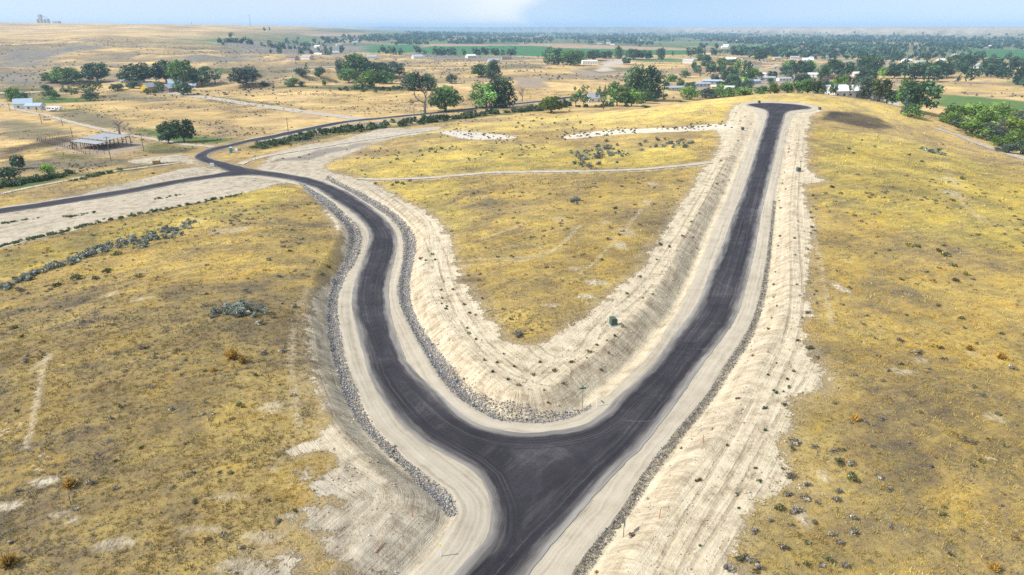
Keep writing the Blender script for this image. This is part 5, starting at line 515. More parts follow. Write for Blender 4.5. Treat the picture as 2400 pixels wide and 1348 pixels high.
# ---------------------------------------------------------------- foliage
def leaf_mat(name, trans=.38):
    m, nt = newmat(name); g = G(nt); oc = g.n('ShaderNodeObjectInfo', 'Color'); rnd = g.n('ShaderNodeObjectInfo', 'Random')
    c = g.mix(1., oc, g.attr('tint', 'Color'), 'MULTIPLY'); k = g.math('MULTIPLY_ADD', rnd, .55, .75); c = g.mix(1., c, g.n('ShaderNodeCombineXYZ', 0, None, X=k, Y=k, Z=k), 'MULTIPLY')
    g.done(c, .7, spec=.25, trans=trans); return m
LEAF = leaf_mat('leaves'); BARK = plain('bark', (.13, .10, .075), .9, .3, 6); DEADWOOD = plain('dead wood', (.20, .17, .15), .9, .3, 6)
def leaves(centers, radii, n, size, flat=.0, squash=.85, seed=0):
    """leaf-sized faces on the shells of many lobes"""
    r = np.random.default_rng(seed); centers = np.array(centers); radii = np.array(radii); w = radii**2; li = r.choice(len(radii), n, p=w/w.sum())
    d = r.normal(size=(n, 3)); d /= np.linalg.norm(d, axis=1)[:, None]; rad = radii[li]*r.uniform(.55, 1.08, n); p = centers[li]+d*rad[:, None]*np.array([1, 1, squash])
    nrm = d+r.normal(0, .55, (n, 3)); nrm /= np.linalg.norm(nrm, axis=1)[:, None]
    a = np.cross(nrm, r.normal(size=(n, 3))); a /= np.linalg.norm(a, axis=1)[:, None]; b = np.cross(nrm, a); s = size*np.exp(r.normal(0, .3, n))[:, None]
    V = np.stack([p-a*s, p+b*s*.7, p+a*s*1.1, p-b*s*.7], 1).reshape(-1, 3); F = np.arange(4*n).reshape(-1, 4)
    lobe = np.exp(r.normal(0, .34, len(radii)))[li]; t = (lobe*np.exp(r.normal(0, .25, n)))[:, None]*np.array([1, 1, 1])*np.stack([1+r.normal(0, .08, n), np.ones(n), 1+r.normal(0, .08, n)], -1)
    return V, F, np.repeat(t, 4, 0)
def leaf_mesh(name, V, F, T, mats=(LEAF,)):
    me = mesh_np(name, V, F, mats); cattr(me, 'tint', T); return me
def limbs(name, segs, mat):
    mb = MB()
    for p, q, r0, r1 in segs: mb.tube(p, q, r0, r1, 6)
    return mb.mesh(name, mat)
def tree_kind(kind, seed):
    """unit tree: height 1, width 1; returns crown mesh, trunk mesh"""
    r = np.random.default_rng(seed); c, ra = [], []; seg = [((0, 0, -.03), (0, 0, .32), .035, .024)]
    if kind == 'B':
        for k in range(19):
            a = k*2.4+r.uniform(-.3, .3); h = .22+.60*(k/18)+r.uniform(-.05, .05); q = .30*math.sqrt(max(.05, 1-((h-.5)/.5)**2))*r.uniform(.7, 1.15)
            c.append((math.cos(a)*q, math.sin(a)*q, h)); ra.append(r.uniform(.10, .20)); seg.append(((0, 0, .12+.3*h*.5), (math.cos(a)*q*.8, math.sin(a)*q*.8, h-.05), .014, .004))
        n, sz, sq = 2300, .030, .85
    elif kind == 'T':
        for k in range(14):
            a = k*2.4; h = .15+.72*(k/13)+r.uniform(-.03, .03); q = .27*(1-abs(h-.45)*.9)*r.uniform(.6, 1.2); c.append((math.cos(a)*q, math.sin(a)*q, h)); ra.append(r.uniform(.12, .19)); seg.append(((0, 0, h*.5), (math.cos(a)*q*.8, math.sin(a)*q*.8, h), .013, .004))
        n, sz, sq = 2300, .028, 1.35
    elif kind == 'L':
        for k in range(15):
            a = k*2.4; h = .28+.6*r.random(); q = .38*r.uniform(.3, 1.05); c.append((math.cos(a)*q, math.sin(a)*q, h)); ra.append(r.uniform(.08, .14)); seg.append(((0, 0, .22), (math.cos(a)*q, math.sin(a)*q, h), .014, .004))
        n, sz, sq = 850, .026, .9
    elif kind == 'C':
        for k in range(16):
            h = .12+.82*k/15; q = .36*(1-h)*r.uniform(.5, .9); a = k*2.4; c.append((math.cos(a)*q, math.sin(a)*q, h)); ra.append(.05+.17*(1-h))
        n, sz, sq = 800, .028, .6; seg = [((0, 0, -.03), (0, 0, .9), .03, .006)]
    else: # S: bush, leafy to the ground
        for k in range(12):
            a = k*2.4; q = .36*r.uniform(.1, 1.); h = r.uniform(.15, .72)*(1-.35*q/.36); c.append((math.cos(a)*q, math.sin(a)*q, h)); ra.append(r.uniform(.15, .25)); seg.append(((0, 0, .02), (math.cos(a)*q*.8, math.sin(a)*q*.8, h), .012, .004))
        n, sz, sq = 1200, .034, .95; seg = seg[1:]
    V, F, T = leaves(c, ra, n, sz, squash=sq, seed=seed); V[:, 2] = np.maximum(V[:, 2], .01)
    zs = V[:, 2].max(); V[:, 2] /= zs; w = np.percentile(np.abs(V[:, :2]), 99); V[:, :2] *= .5/w
    seg = [((p[0]*.5/w, p[1]*.5/w, p[2]/zs), (q[0]*.5/w, q[1]*.5/w, q[2]/zs), a_, b_) for p, q, a_, b_ in seg]
    return leaf_mesh('crown', V, F, T), limbs('trunk', seg, BARK)
def bare_tree(seed):
    r = np.random.default_rng(seed); seg = []
    def grow(p, d, l, rad, lev):
        q = p+d*l; seg.append((p, q, rad, rad*.7))
        if lev == 0: return
        for _ in range(3 if lev > 1 else 4):
            e = d+r.normal(0, .55, 3)+np.array([0, 0, .12]); e /= np.linalg.norm(e); grow(p+d*l*r.uniform(.65, 1.), e, l*r.uniform(.62, .85), rad*.62, lev-1)
    grow(np.zeros(3), np.array([.05, 0, 1.]), .24, .045, 4)
    P_ = np.array([s[1] for s in seg]); zs = P_[:, 2].max(); w = np.abs(P_[:, :2]).max()
    f = lambda p: (p[0]*.5/w, p[1]*.5/w, p[2]/zs)
    big = [(f(p), f(q), a, b2) for p, q, a, b2 in seg if a > .027]; small = [(f(p), f(q), a, b2) for p, q, a, b2 in seg if a <= .027]
    return limbs('branches', small, DEADWOOD), limbs('trunk', big, DEADWOOD)
KIND = {k: [tree_kind(k, 100*i+j) for j in range(3)] for i, k in enumerate('BTLCS')}; KIND['D'] = [bare_tree(5), bare_tree(8)]
LC = {'dk': (.078, .138, .066), 'md': (.125, .215, .066), 'br': (.19, .30, .065), 'yg': (.15, .20, .032), 'gg': (.115, .15, .105), 'ye': (.36, .32, .03), 'sp': (.11, .17, .18), 'bk': (.2, .17, .15), 'ol': (.105, .135, .05)}
for i, (x, y, w, h, k, c, lab) in enumerate(TREES):
    crown, trunk = KIND[k][i % len(KIND[k])]; s = (w*1.14, w*1.14, h*1.04); nm = 'bush' if k == 'S' else 'tree'
    if 'among the village houses' in lab: lab = lab+(', on the left' if x < 190 else ', in the centre' if x < 300 else ', on the right')+(' near the crest' if y < 700 else ' farther back')
    t = empty({'S': 'shrub', 'C': 'conifer_tree', 'D': 'bare_tree'}.get(k, 'leafy_tree'), (x, y, gz(x, y)-.05), RNG.uniform(0, 6.28)); tag(t, lab, 'shrub' if k == 'S' else 'tree', 'trees among the village houses' if 'among the village houses' in lab else None)
    cr_ = obj('branches' if k == 'D' else 'crown', crown, t, scale=s, color=LC[c]); cr_.update_tag()
    if k == 'D': cr_['kind'] = 'stuff'
    obj('stems' if k == 'S' else 'trunk', trunk, t, scale=s)
    if 'yellow-topped' in lab:
        V, F, T = leaves([(0, 0, .84), (.12, .05, .74), (-.1, 0, .78)], [.13, .1, .1], 160, .03, seed=3); obj('yellow_leaves', leaf_mesh('yellow_leaves', V, F, T), t, scale=s, color=LC['ye'])
# small bushes: shared meshes
def shrub_mesh(name, seed, n, size, tall=.8, lob=7):
    r = np.random.default_rng(seed); c = [(r.uniform(-.3, .3), r.uniform(-.3, .3), r.uniform(.12, .5)*tall) for _ in range(lob)]
    V, F, T = leaves(c, r.uniform(.16, .28, lob), n, size, squash=.8, seed=seed); V[:, 2] = np.maximum(V[:, 2], -.02); V[:, :2] *= .5/np.abs(V[:, :2]).max(); V[:, 2] *= tall/V[:, 2].max()
    return leaf_mesh(name, V, F, T)
def tuft_mesh(name, seed, n=60, tall=.8):
    r = np.random.default_rng(seed); a = r.uniform(0, 6.28, n); e = r.uniform(.25, 1.45, n); l = r.uniform(.6, 1., n)
    tip = np.stack([np.cos(a)*np.cos(e)*l*.55, np.sin(a)*np.cos(e)*l*.55, np.sin(e)*l*tall], -1); b = r.normal(0, .08, (n, 3)); b[:, 2] = 0; t = r.uniform(0, 6.28, n); w = .05
    s_ = np.stack([np.cos(t)*w, np.sin(t)*w, 0*t], -1); m_ = b*.4+tip*.55
    V = np.stack([b-s_*.5, m_-s_, tip, m_+s_], 1).reshape(-1, 3); return leaf_mesh(name, V, np.arange(4*n).reshape(-1, 4), np.repeat(np.exp(r.normal(0, .25, n))[:, None]*np.ones(3), 4, 0))
SAGEM = [shrub_mesh('sagebrush', 500+i, 200, .07) for i in range(5)]; BUSHM = [shrub_mesh('bush', 520+i, 200, .065, .75) for i in range(4)]; TUFT = [tuft_mesh('weed', 540+i) for i in range(5)]; GOLD = [tuft_mesh('grass_clump', 560+i, 150, .8) for i in range(3)]
FARM = [shrub_mesh('bush', 580+i, 60, .13, .8, 5) for i in range(4)]
def along(pts, hw, n):
    p = smooth_poly(pts, 2, False); L = np.concatenate([[0], np.cumsum(np.hypot(*np.diff(p, axis=0).T))]); s = RNG.uniform(0, L[-1], n)
    return np.interp(s, L, p[:, 0])+RNG.normal(0, .25, n)*hw*.35, np.interp(s, L, p[:, 1])+RNG.normal(0, .55, n)*hw
SAGEL = ['grey-green sagebrush in the long band across the left hillside', 'grey sagebrush in the lone clump on the left hillside', 'grey sagebrush in the patch on the middle field', 'small grey sagebrush near the long road on the middle field', 'blue-grey low bush in the patch on the right hillside', 'pale low bush in the tiny group on the middle field']
for (pts, hw, n), lab in zip(SAGE, SAGEL):
    for x, y in zip(*along(pts, hw, n)):
        if gz(x, y) is None or grid_at(SD, x, y) < 5: continue
        s = RNG.uniform(1.1, 2.4)*(1 if y < 200 else 1.2); o = obj('sagebrush', SAGEM[RNG.integers(5)], None, (x, y, gz(x, y)-.04), RNG.uniform(0, 6.28), (s, s, s*RNG.uniform(.5, .85)), np.array((.25, .275, .225))*RNG.uniform(.75, 1.15)); l2 = lab if 'long band' not in lab else lab+(', at its left end' if y < 122 else ', in its middle' if y < 145 else ', at its upper right end'); tag(o, l2, 'bush', 'sagebrush: '+l2)
GREENL = [('low dark green shrub along the foot of the left hill', 1.1), ('dense green shrub in the ditch at the left picture edge', 3.2), ('green shrub in the ditch strip left of the pale lot', 1.9), ('green hedge shrub along the ditch beside the valley road', 4.2), ('low shrub in the row on the pale lot', .9), ('small shrub at the left edge of the pale lot', 1.), ('small weed row on the pale lot near the junction', .8), ('ditch shrub below the big green thicket', 4.5), ('shrub on the ditch before the village trees', 4.)]
for (pts, hw, n), (lab, s0) in zip(GREEN, GREENL):
    for x, y in zip(*along(pts, hw, n)):
        if grid_at(RD, x, y) < 3: continue
        s = s0*RNG.uniform(.55, 1.3); o = obj('shrub', (BUSHM if y < 330 else FARM)[RNG.integers(4)], None, (x, y, gz(x, y)-.05), RNG.uniform(0, 6.28), (s*1.2, s*1.2, s*RNG.uniform(.55, .95)), np.array((.10, .14, .06))*RNG.uniform(.7, 1.3)); o.name = 'hedge_shrub' if 'hedge' in lab else 'ditch_shrub' if 'ditch' in lab else 'low_shrub'; l2 = lab if 'hedge' not in lab else lab+(', near the road bend' if x < -75 else ', below the dead tree' if x < -25 else ', towards the village'); tag(o, l2, 'shrub', 'shrubs: '+l2)
for (pts, hw, n), lab in zip(WHITE, ['dark dot of a bush on the left white slope', 'dark green bush on the long white slope', 'small dark bush on the white ground beside the long road']):
    for x, y in zip(*along(pts, hw*1.3, n)):
        s = RNG.uniform(.6, 1.5); o = obj('bush', BUSHM[RNG.integers(4)], None, (x, y, gz(x, y)-.04), RNG.uniform(0, 6.28), (s, s, s*.7), np.array((.10, .115, .07))*RNG.uniform(.7, 1.3)); tag(o, lab, 'bush', 'bushes: '+lab)
WC = {'g': (.11, .15, .085), 'b': (.19, .155, .09), 'y': (.34, .22, .06)}; WL = {'g': 'small green weed growing on the bare ground', 'b': 'small brownish weed tuft on the bare ground', 'y': 'small golden weed tuft on the bare ground'}
LEFTOF = np.interp(Y, [40, 60, 90, 130, 200, 300, 360], [0, 12, 27, 40, 62, 106, 130])-X
for x, y, k in WEED:
    if grid_at(SD, x, y) < .6: continue
    s = RNG.uniform(.45, .85)*(1 if y < 110 else 1.25); o = obj('weed', (BUSHM if RNG.random() < .5 else TUFT)[RNG.integers(4)], None, (x, y, gz(x, y)-.02), RNG.uniform(0, 6.28), (s, s, s*.75), np.array(WC[k])*RNG.uniform(.8, 1.2)); l2 = WL[k]+(' between the two roads' if grid_at(LEFTOF, x, y) > 0 else ' right of the long road')+(', near the fork' if y < 110 else ', farther up'); tag(o, l2, 'weed', 'weeds: '+l2)
BC = {'g': (.17, .175, .08), 's': (.25, .23, .185), 'y': (.22, .21, .04), 'o': (.46, .30, .075)}
BL = {'g': 'small olive green bush scattered in the dry grass', 's': 'small grey twiggy bush scattered in the dry grass', 'y': 'small yellow-green bush in the dry grass', 'o': 'tall golden grass clump standing out of the dry grass'}
GL = ['biggest golden grass clump in the middle of the left hillside', 'golden grass clump touching the biggest one on the left hillside', 'small golden grass clump left of the biggest one', 'golden grass clump beside a pale bare patch, lower left', 'golden grass clump in the lower left picture corner', 'golden grass clump beside the bare spur right of the long road', 'golden grass clump near the right picture edge', 'golden grass clump left of the one near the right edge', 'golden grass clump in the lower right picture corner']
for x, y, w, k in BUSH:
    w = max(w, .7); o = obj({'o': 'grass_clump'}.get(k, 'bush'), (GOLD if k == 'o' else SAGEM)[RNG.integers(3)], None, (x, y, gz(x, y)-.03), RNG.uniform(0, 6.28), (w, w, w*(.85 if k == 'o' else .6)), np.array(BC[k])*RNG.uniform(.85, 1.15)); l2 = GL.pop(0) if k == 'o' else BL[k]+(' of the left hillside' if x < -18 else ' of the right hillside' if x > np.interp(y, [40, 360], [20, 150]) else ' of the middle field')+(', nearer the drone' if y < 110 else ', farther off'); tag(o, l2, 'grass clump' if k == 'o' else 'bush', 'clumps and bushes: '+l2)
# sagebrush dots on the slopes beyond the meadow and loose twigs among the near grass (uncountable: joined)
def joined(name, xs, ys, sizes, meshes, cols, label, cat, zs=.7):
    VV, FF, TT, CC, b = [], [], [], [], 0
    co = [(np.array([v.co[:] for v in q.vertices], np.float32), np.array([p.vertices[:] for p in q.polygons]), np.array([a.color[:3] for a in q.attributes['tint'].data], np.float32)) for q in meshes]
    zz = grid_at(Z, xs, ys)
    for i, (x, y) in enumerate(zip(xs, ys)):
        v, f, t = co[i % len(co)]; a = RNG.uniform(0, 6.28); ca, sa = math.cos(a), math.sin(a); s = sizes[i]
        VV.append(np.stack([(v[:, 0]*ca-v[:, 1]*sa)*s+x, (v[:, 0]*sa+v[:, 1]*ca)*s+y, v[:, 2]*s*zs+zz[i]-.03], -1)); FF.append(f+b); TT.append(t*cols[i]); b += len(v)
    me = leaf_mesh(name, np.concatenate(VV), np.concatenate(FF), np.concatenate(TT)); return tag(obj(name, me, color=(1, 1, 1)), label, cat, None, 'stuff')
TINYM = [shrub_mesh('dot', 600+i, 26, .2, .8, 4) for i in range(4)]
n = 11000; xs = RNG.uniform(-1100, 500, n); ys = RNG.uniform(560, 1750, n); ok = (np.abs(xs) < .78*ys) & (fbm(xs/90+3, ys/42, 101, 4) > RNG.normal(.02, .05, n)) & (grid_at(MOT, xs, ys) > .3); xs, ys = xs[ok], ys[ok]
joined('sagebrush_cover', xs, ys, RNG.uniform(1.2, 3.2, len(xs)), TINYM, np.array((.13, .13, .105))*RNG.uniform(.7, 1.3, (len(xs), 1)), 'dark sagebrush dotted over the far golden slopes', 'sagebrush')
x, y = scatter(38, 200, .11); ok = (grid_at(SNDF, x, y) < -1) & (grid_at(SD, x, y) > 5); x, y = x[ok], y[ok]; cl = fbm(x/8, y/8, 33)+RNG.normal(0, .1, len(x)); o_ = cl > .02; x, y = x[o_], y[o_]
tw = [shrub_mesh('twig', 620+i, 40, .12, .6, 5) for i in range(4)]
joined('dry_weeds', x, y, RNG.uniform(.35, .9, len(x))*(1+y/250), tw, np.array([(.26, .22, .17), (.21, .20, .11), (.30, .26, .21), (.38, .27, .10)])[RNG.integers(0, 4, len(x))], 'grey and olive dry weeds mixed into the near grass', 'weeds', .6)

n = 9000; xs = RNG.uniform(-420, 40, n); ys = RNG.uniform(235, 640, n); ok = (np.abs(xs) < .8*ys+10) & (grid_at(RD, xs, ys) > 6) & (grid_at(SNDF, xs, ys) < -3) & (fbm(xs/34, ys/22, 141, 4) > RNG.normal(.05, .06, n)); xs, ys = xs[ok], ys[ok]
joined('pasture_weeds', xs, ys, RNG.uniform(.5, 1.7, len(xs)), TINYM, np.array([(.21, .18, .11), (.15, .16, .08), (.26, .20, .10)])[RNG.integers(0, 3, len(xs))]*RNG.uniform(.75, 1.2, (len(xs), 1)), 'brown and olive weeds scattered over the valley pasture on the left', 'weeds', .6)
# ---------------------------------------------------------------- marks on the asphalt
m, nt = newmat('tyre dust'); g = G(nt); nz = g.noise(g.pos(), 5., 3, .7); d1 = g.n('ShaderNodeBsdfDiffuse', 0, None, Color=(.30, .28, .26, 1)); tr = g.n('ShaderNodeBsdfTransparent')
sh = g.n('ShaderNodeMixShader', 0, None, _0=g.math('MULTIPLY', g.sst(nz, .45, .62), .3), _1=tr, _2=d1); o_ = nt.nodes.new('ShaderNodeOutputMaterial'); nt.links.new(sh, o_.inputs[0])
for p in MARKS[:7]+MARKS[8:]: tag(obj('tyre_mark', ribbon('tyre_mark', p, .34 if p[0][1] < 60 else .28, .125, m, .5, 2)), kind='structure')
# ---------------------------------------------------------------- buildings
WALL = tinted('painted wall', .75, .10, 1.2); ROOF = tinted('roofing', .5, .14, .8, .4, (1, 6, 1)); GLASS = plain('window glass', (.03, .04, .05), .15, .1, 1, spec=.6); DOORM = plain('door paint', (.16, .12, .09), .6); TRIM = plain('white trim', (.75, .75, .73), .6, .05)
HC = {'white': (.74, .74, .72), 'blue': (.36, .46, .56), 'yellow': (.62, .40, .04), 'yellow2': (.66, .47, .10), 'grey': (.36, .37, .38), 'brown': (.22, .14, .09), 'cream': (.62, .56, .45), 'green': (.40, .52, .44), 'bluew': (.50, .58, .66), 'red': (.30, .12, .08), 'silver': (.5, .52, .54), 'dark': (.05, .05, .06)}
_hc = {}
def house_parts(L, W, H, RH):
    key = (L, W, H, RH)
    if key in _hc: return _hc[key]
    w = MB(); a, b2 = L/2, W/2
    w.add([(-a, -b2, -1.2), (a, -b2, -1.2), (a, b2, -1.2), (-a, b2, -1.2), (-a, -b2, H), (a, -b2, H), (a, b2, H), (-a, b2, H), (-a, 0, H+RH-.05), (a, 0, H+RH-.05)], [(0, 1, 5, 4), (2, 3, 7, 6), (1, 2, 6, 9, 5), (3, 0, 4, 8, 7), (0, 3, 2, 1)])
    r = MB(); e = .45; sl = RH/b2; t = .16
    for s in (-1, 1): r.add([(-a-e, 0, H+RH), (a+e, 0, H+RH), (a+e, s*(b2+e), H-e*sl), (-a-e, s*(b2+e), H-e*sl), (-a-e, 0, H+RH+t), (a+e, 0, H+RH+t), (a+e, s*(b2+e), H-e*sl+t), (-a-e, s*(b2+e), H-e*sl+t)], [(0, 1, 2, 3), (4, 7, 6, 5), (2, 6, 7, 3), (0, 3, 7, 4), (1, 5, 6, 2)])
    win = MB().box(-.6, .6, -.05, .05, -.55, .55).mesh('window', GLASS); fr = MB().box(-.75, .75, -.03, .03, -.7, -.56).box(-.75, .75, -.03, .03, .56, .7).box(-.75, -.61, -.03, .03, -.56, .56).box(.61, .75, -.03, .03, -.56, .56).mesh('window_frame', TRIM)
    dr = MB().box(-.5, .5, -.06, .06, 0, 2.05).mesh('door', DOORM)
    _hc[key] = (w.mesh('wall', WALL), r.mesh('roof', ROOF), win, fr, dr); return _hc[key]
def house(x, y, L, W, H, RH, rot, wc, rc, label, name='house', group=None, detail=True, cat=None):
    t = empty(name, (x, y, gz(x, y)), R(rot)); tag(t, label, cat or name.replace('_', ' '), group); w, r, win, fr, dr = house_parts(L, W, H, RH)
    obj('wall', w, t, color=HC[wc]); obj('roof', r, t, color=HC[rc])
    if detail:
        n = max(2, int(L/4)); xs_ = [(-L/2+(k+.5)*L/n) for k in range(n)]; dk_ = n//2
        for k, xx in enumerate(xs_):
            if k == dk_: obj('door', dr, t, (xx, -W/2-.03, 0))
            else: q = obj('window', win, t, (xx, -W/2-.02, min(1.6, H*.6))); obj('frame', fr, q, (0, -.04, 0))
        for s in (-1, 1): q = obj('window', win, t, (s*(L/2+.02), 0, min(1.6, H*.6)), R(90)); obj('frame', fr, q, (0, -.04*s*-1, 0))
    return t
for q in HOUSES: house(*q)
# open hay barn
A4 = np.array(HAY); c0 = A4.mean(0); ex_ = A4[1]-A4[0]; ang = math.atan2(ex_[1], ex_[0]); t = empty('hay_barn', (c0[0], c0[1], gz(*c0)), ang); tag(t, 'open-sided hay barn with a pale two-step metal roof on posts', 'barn')
SHEET = tinted('metal roof sheet', .42, .07, .6, .5, (1, 8, 1)); POSTM = plain('weathered timber', (.12, .095, .07), .9, .3, 5); L_, W_ = 19., 16.
sh1 = MB().box(-1.57, 1.57, 0, 5.3, 0, .1).mesh('roof_sheet', SHEET); sh2 = MB().box(-1.57, 1.57, 0, 11.9, 0, .1).mesh('roof_sheet', SHEET)
for k in range(6):
    o = obj('roof_sheet', sh1, t, (-L_/2+1.58+k*3.17, -W_/2-.5, 3.0), color=(.33, .345, .355)); o.rotation_euler = (R(4), 0, 0)
    o = obj('roof_sheet', sh2, t, (-L_/2+1.58+k*3.17, -W_/2+4.6, 4.0), color=(.30, .315, .325)); o.rotation_euler = (R(3), 0, 0)
pm = MB().box(-.12, .12, -.12, .12, -1, 1).mesh('post', POSTM); bm_ = MB().box(-L_/2, L_/2, -.1, .1, -.14, .14).mesh('beam', POSTM)
for k in range(7):
    for yy, hh in ((-W_/2, 3.0), (-W_/2+4.7, 3.6), (0, 4.2), (W_/2, 4.6)): o = obj('post', pm, t, (-L_/2+.2+k*(L_-.4)/6, yy, hh/2-.3)); o.scale = (1, 1, hh/2)
for yy, hh in ((-W_/2, 2.85), (-W_/2+4.8, 3.5), (0, 4.1), (W_/2, 4.6)): obj('beam', bm_, t, (0, yy, hh))
# corral
cm_ = MB().box(-.08, .08, -.08, .08, -.4, 1.5).mesh('post', POSTM); t = empty('corral_fence', (*CORRAL[0][0], gz(*CORRAL[0][0]))); tag(t, 'weathered corral fence of posts and rails left of the hay barn', 'fence'); t0 = np.array(t.location)
for pl in CORRAL:
    p = np.array(pl); Ls = np.concatenate([[0], np.cumsum(np.hypot(*np.diff(p, axis=0).T))]); n = int(Ls[-1]/3)+1; s = np.linspace(0, Ls[-1], n+1); q = np.stack([np.interp(s, Ls, p[:, 0]), np.interp(s, Ls, p[:, 1])], -1); q3 = [np.array((a, b2, gz(a, b2))) for a, b2 in q]
    for v_ in q3: obj('post', cm_, t, tuple(v_-t0))
    for a, b2 in zip(q3[:-1], q3[1:]):
        for hh in (.6, 1.15): obj('rail', MB().tube(a-t0+(0, 0, hh), b2-t0+(0, 0, hh), .05, .05, 4).mesh('rail', POSTM), t)
# camper trailer
x, y = CAMPER; t = empty('camper_trailer', (x, y, gz(x, y)), R(-8)); tag(t, 'long white camper trailer parked beside the gravel lane', 'trailer'); WHITEP = plain('white gelcoat', (.76, .76, .75), .35, .05, 2, spec=.4); TYRE = plain('tyre rubber', (.02, .02, .02), .8); METAL = plain('grey metal', (.3, .31, .32), .4, .1, 5, metal=.6)
obj('body', MB().prism([(-5.2, .7), (4.2, .7), (4.2, 1.5), (5.4, 1.7), (5.4, 3.0), (5., 3.25), (-4.9, 3.25), (-5.2, 3.0)], -1.2, 1.2).mesh('body', WHITEP), t); obj('roof', MB().box(-4.7, 4.8, -1.1, 1.1, 3.253, 3.35).mesh('roof', TRIM), t); obj('slide_out', MB().box(-1.2, 2.2, -1.7, -1.203, .9, 2.7).mesh('slide_out', WHITEP), t)
wm_ = MB().box(-.55, .55, -.03, .03, -.35, .35).mesh('window', GLASS)
for xx, yy in ((-4, -1.23), (-2.4, -1.23), (.5, -1.73), (3.4, -1.23), (-3, 1.23), (1, 1.23)): obj('window', wm_, t, (xx, yy, 2.1))
obj('door', MB().box(-.35, .35, -.03, .03, 0, 1.9).mesh('door', TRIM), t, (4.1-1.2, -1.24, .8))
wh = MB().tube((0, -.14, 0), (0, .14, 0), .4, .4, 14).mesh('wheel', TYRE)
for xx in (-1.6, -.7):
    for yy in (-1.1, 1.1): obj('wheel', wh, t, (xx, yy, .4))
obj('hitch', MB().tube((4.2, 0, .75), (6.1, 0, .55), .08, .06, 6).mesh('hitch', METAL), t)
# portable toilet, site boxes
x, y = PORTA; t = empty('portable_toilet', (x, y, gz(x, y)), R(20)); tag(t, 'turquoise portable toilet with a white roof beside the road bend', 'toilet'); TURQ = plain('turquoise plastic', (.05, .33, .40), .5, .08, 3)
obj('cabin', MB().box(-.6, .6, -.6, .6, .1, 2.1).mesh('cabin', TURQ), t); obj('roof', MB().prism([(-.66, 2.1), (.66, 2.1), (.5, 2.35), (-.5, 2.35)], -.64, .64).mesh('roof', TRIM), t); obj('door', MB().box(-.42, .42, -.65, -.603, .2, 2.0).mesh('door', plain('toilet door', (.08, .40, .46), .5)), t); obj('skid', MB().box(-.65, .65, -.65, .65, 0, .097).mesh('skid', METAL), t)
t = empty('hand_wash_stand', (x+2.2, y+.3, gz(x+2.2, y+.3))); tag(t, 'white box stand just right of the turquoise toilet', 'stand'); obj('cabinet', MB().box(-.4, .4, -.3, .3, .15, 1.2).mesh('cabinet', TRIM), t); obj('backboard', MB().box(-.4, .4, .22, .3, 1.203, 1.8).mesh('backboard', TRIM), t); obj('foot', MB().box(-.35, .35, -.25, .25, 0, .147).mesh('foot', METAL), t)
x, y = YBOX; t = empty('wooden_crate', (x, y, gz(x, y)), R(15)); tag(t, 'tan box-shaped crate on the dirt left of the road bend', 'crate'); TAN = plain('tan boards', (.46, .32, .14), .8, .2, 5)
for k in range(4): obj('board', MB().box(-1.3, 1.3, -.9, .9, .12+k*.32, .12+k*.32+.29).mesh('board', TAN), t)
obj('skid', MB().box(-1.2, 1.2, -.8, .8, 0, .117).mesh('skid', POSTM), t)
for i, (x, y) in enumerate(MAIL):
    t = empty('utility_pedestal', (x, y, gz(x, y)), .3); tag(t, ['left of the two white pedestals at the road junction', 'right of the two white pedestals at the road junction'][i], 'pedestal'); obj('cabinet', MB().prism([(-.4, .08), (.4, .08), (.4, 1.3), (.3, 1.45), (-.3, 1.45), (-.4, 1.3)], -.3, .3).mesh('cabinet', TRIM), t); obj('base', MB().box(-.45, .45, -.35, .35, 0, .077).mesh('base', METAL), t)
x, y = TROUGH; t = empty('stock_trough', (x, y, gz(x, y)), .2); tag(t, 'low pale slab-like trough in the left pasture', 'trough'); obj('basin', MB().prism([(-1.6, 0), (1.6, 0), (1.8, .7), (1.55, .7), (1.4, .25), (-1.4, .25), (-1.55, .7), (-1.8, .7)], -.9, .9).mesh('basin', METAL), t); obj('end_wall', MB().box(-1.6, 1.6, -.95, -.903, 0, .7).mesh('end_wall', METAL), t)
# transformer boxes
GREENP = plain('transformer green', (.06, .095, .075), .45, .1, 4, spec=.35); PADM = plain('concrete pad', (.42, .40, .37), .9, .15, 4)
for i, (x, y, lab) in enumerate(BOXES):
    t = empty('transformer_box', (x, y, gz(x, y)), R(12)); tag(t, lab, 'utility box'); t.scale = (1.05,)*3
    obj('cabinet', MB().prism([(-.45, .1), (.45, .1), (.45, .95), (.3, 1.12), (-.45, 1.12)], -.5, .5).mesh('cabinet', GREENP), t); obj('lid', MB().box(-.475, .32, -.53, .53, 1.122, 1.17).mesh('lid', GREENP), t); obj('door', MB().box(.453, .48, -.44, .44, .16, .88).mesh('door', GREENP), t); obj('pad', MB().box(-.7, .7, -.7, .7, -.1, .097).mesh('pad', PADM), t); obj('latch', MB().box(.482, .51, -.05, .05, .45, .62).mesh('latch', METAL), t)
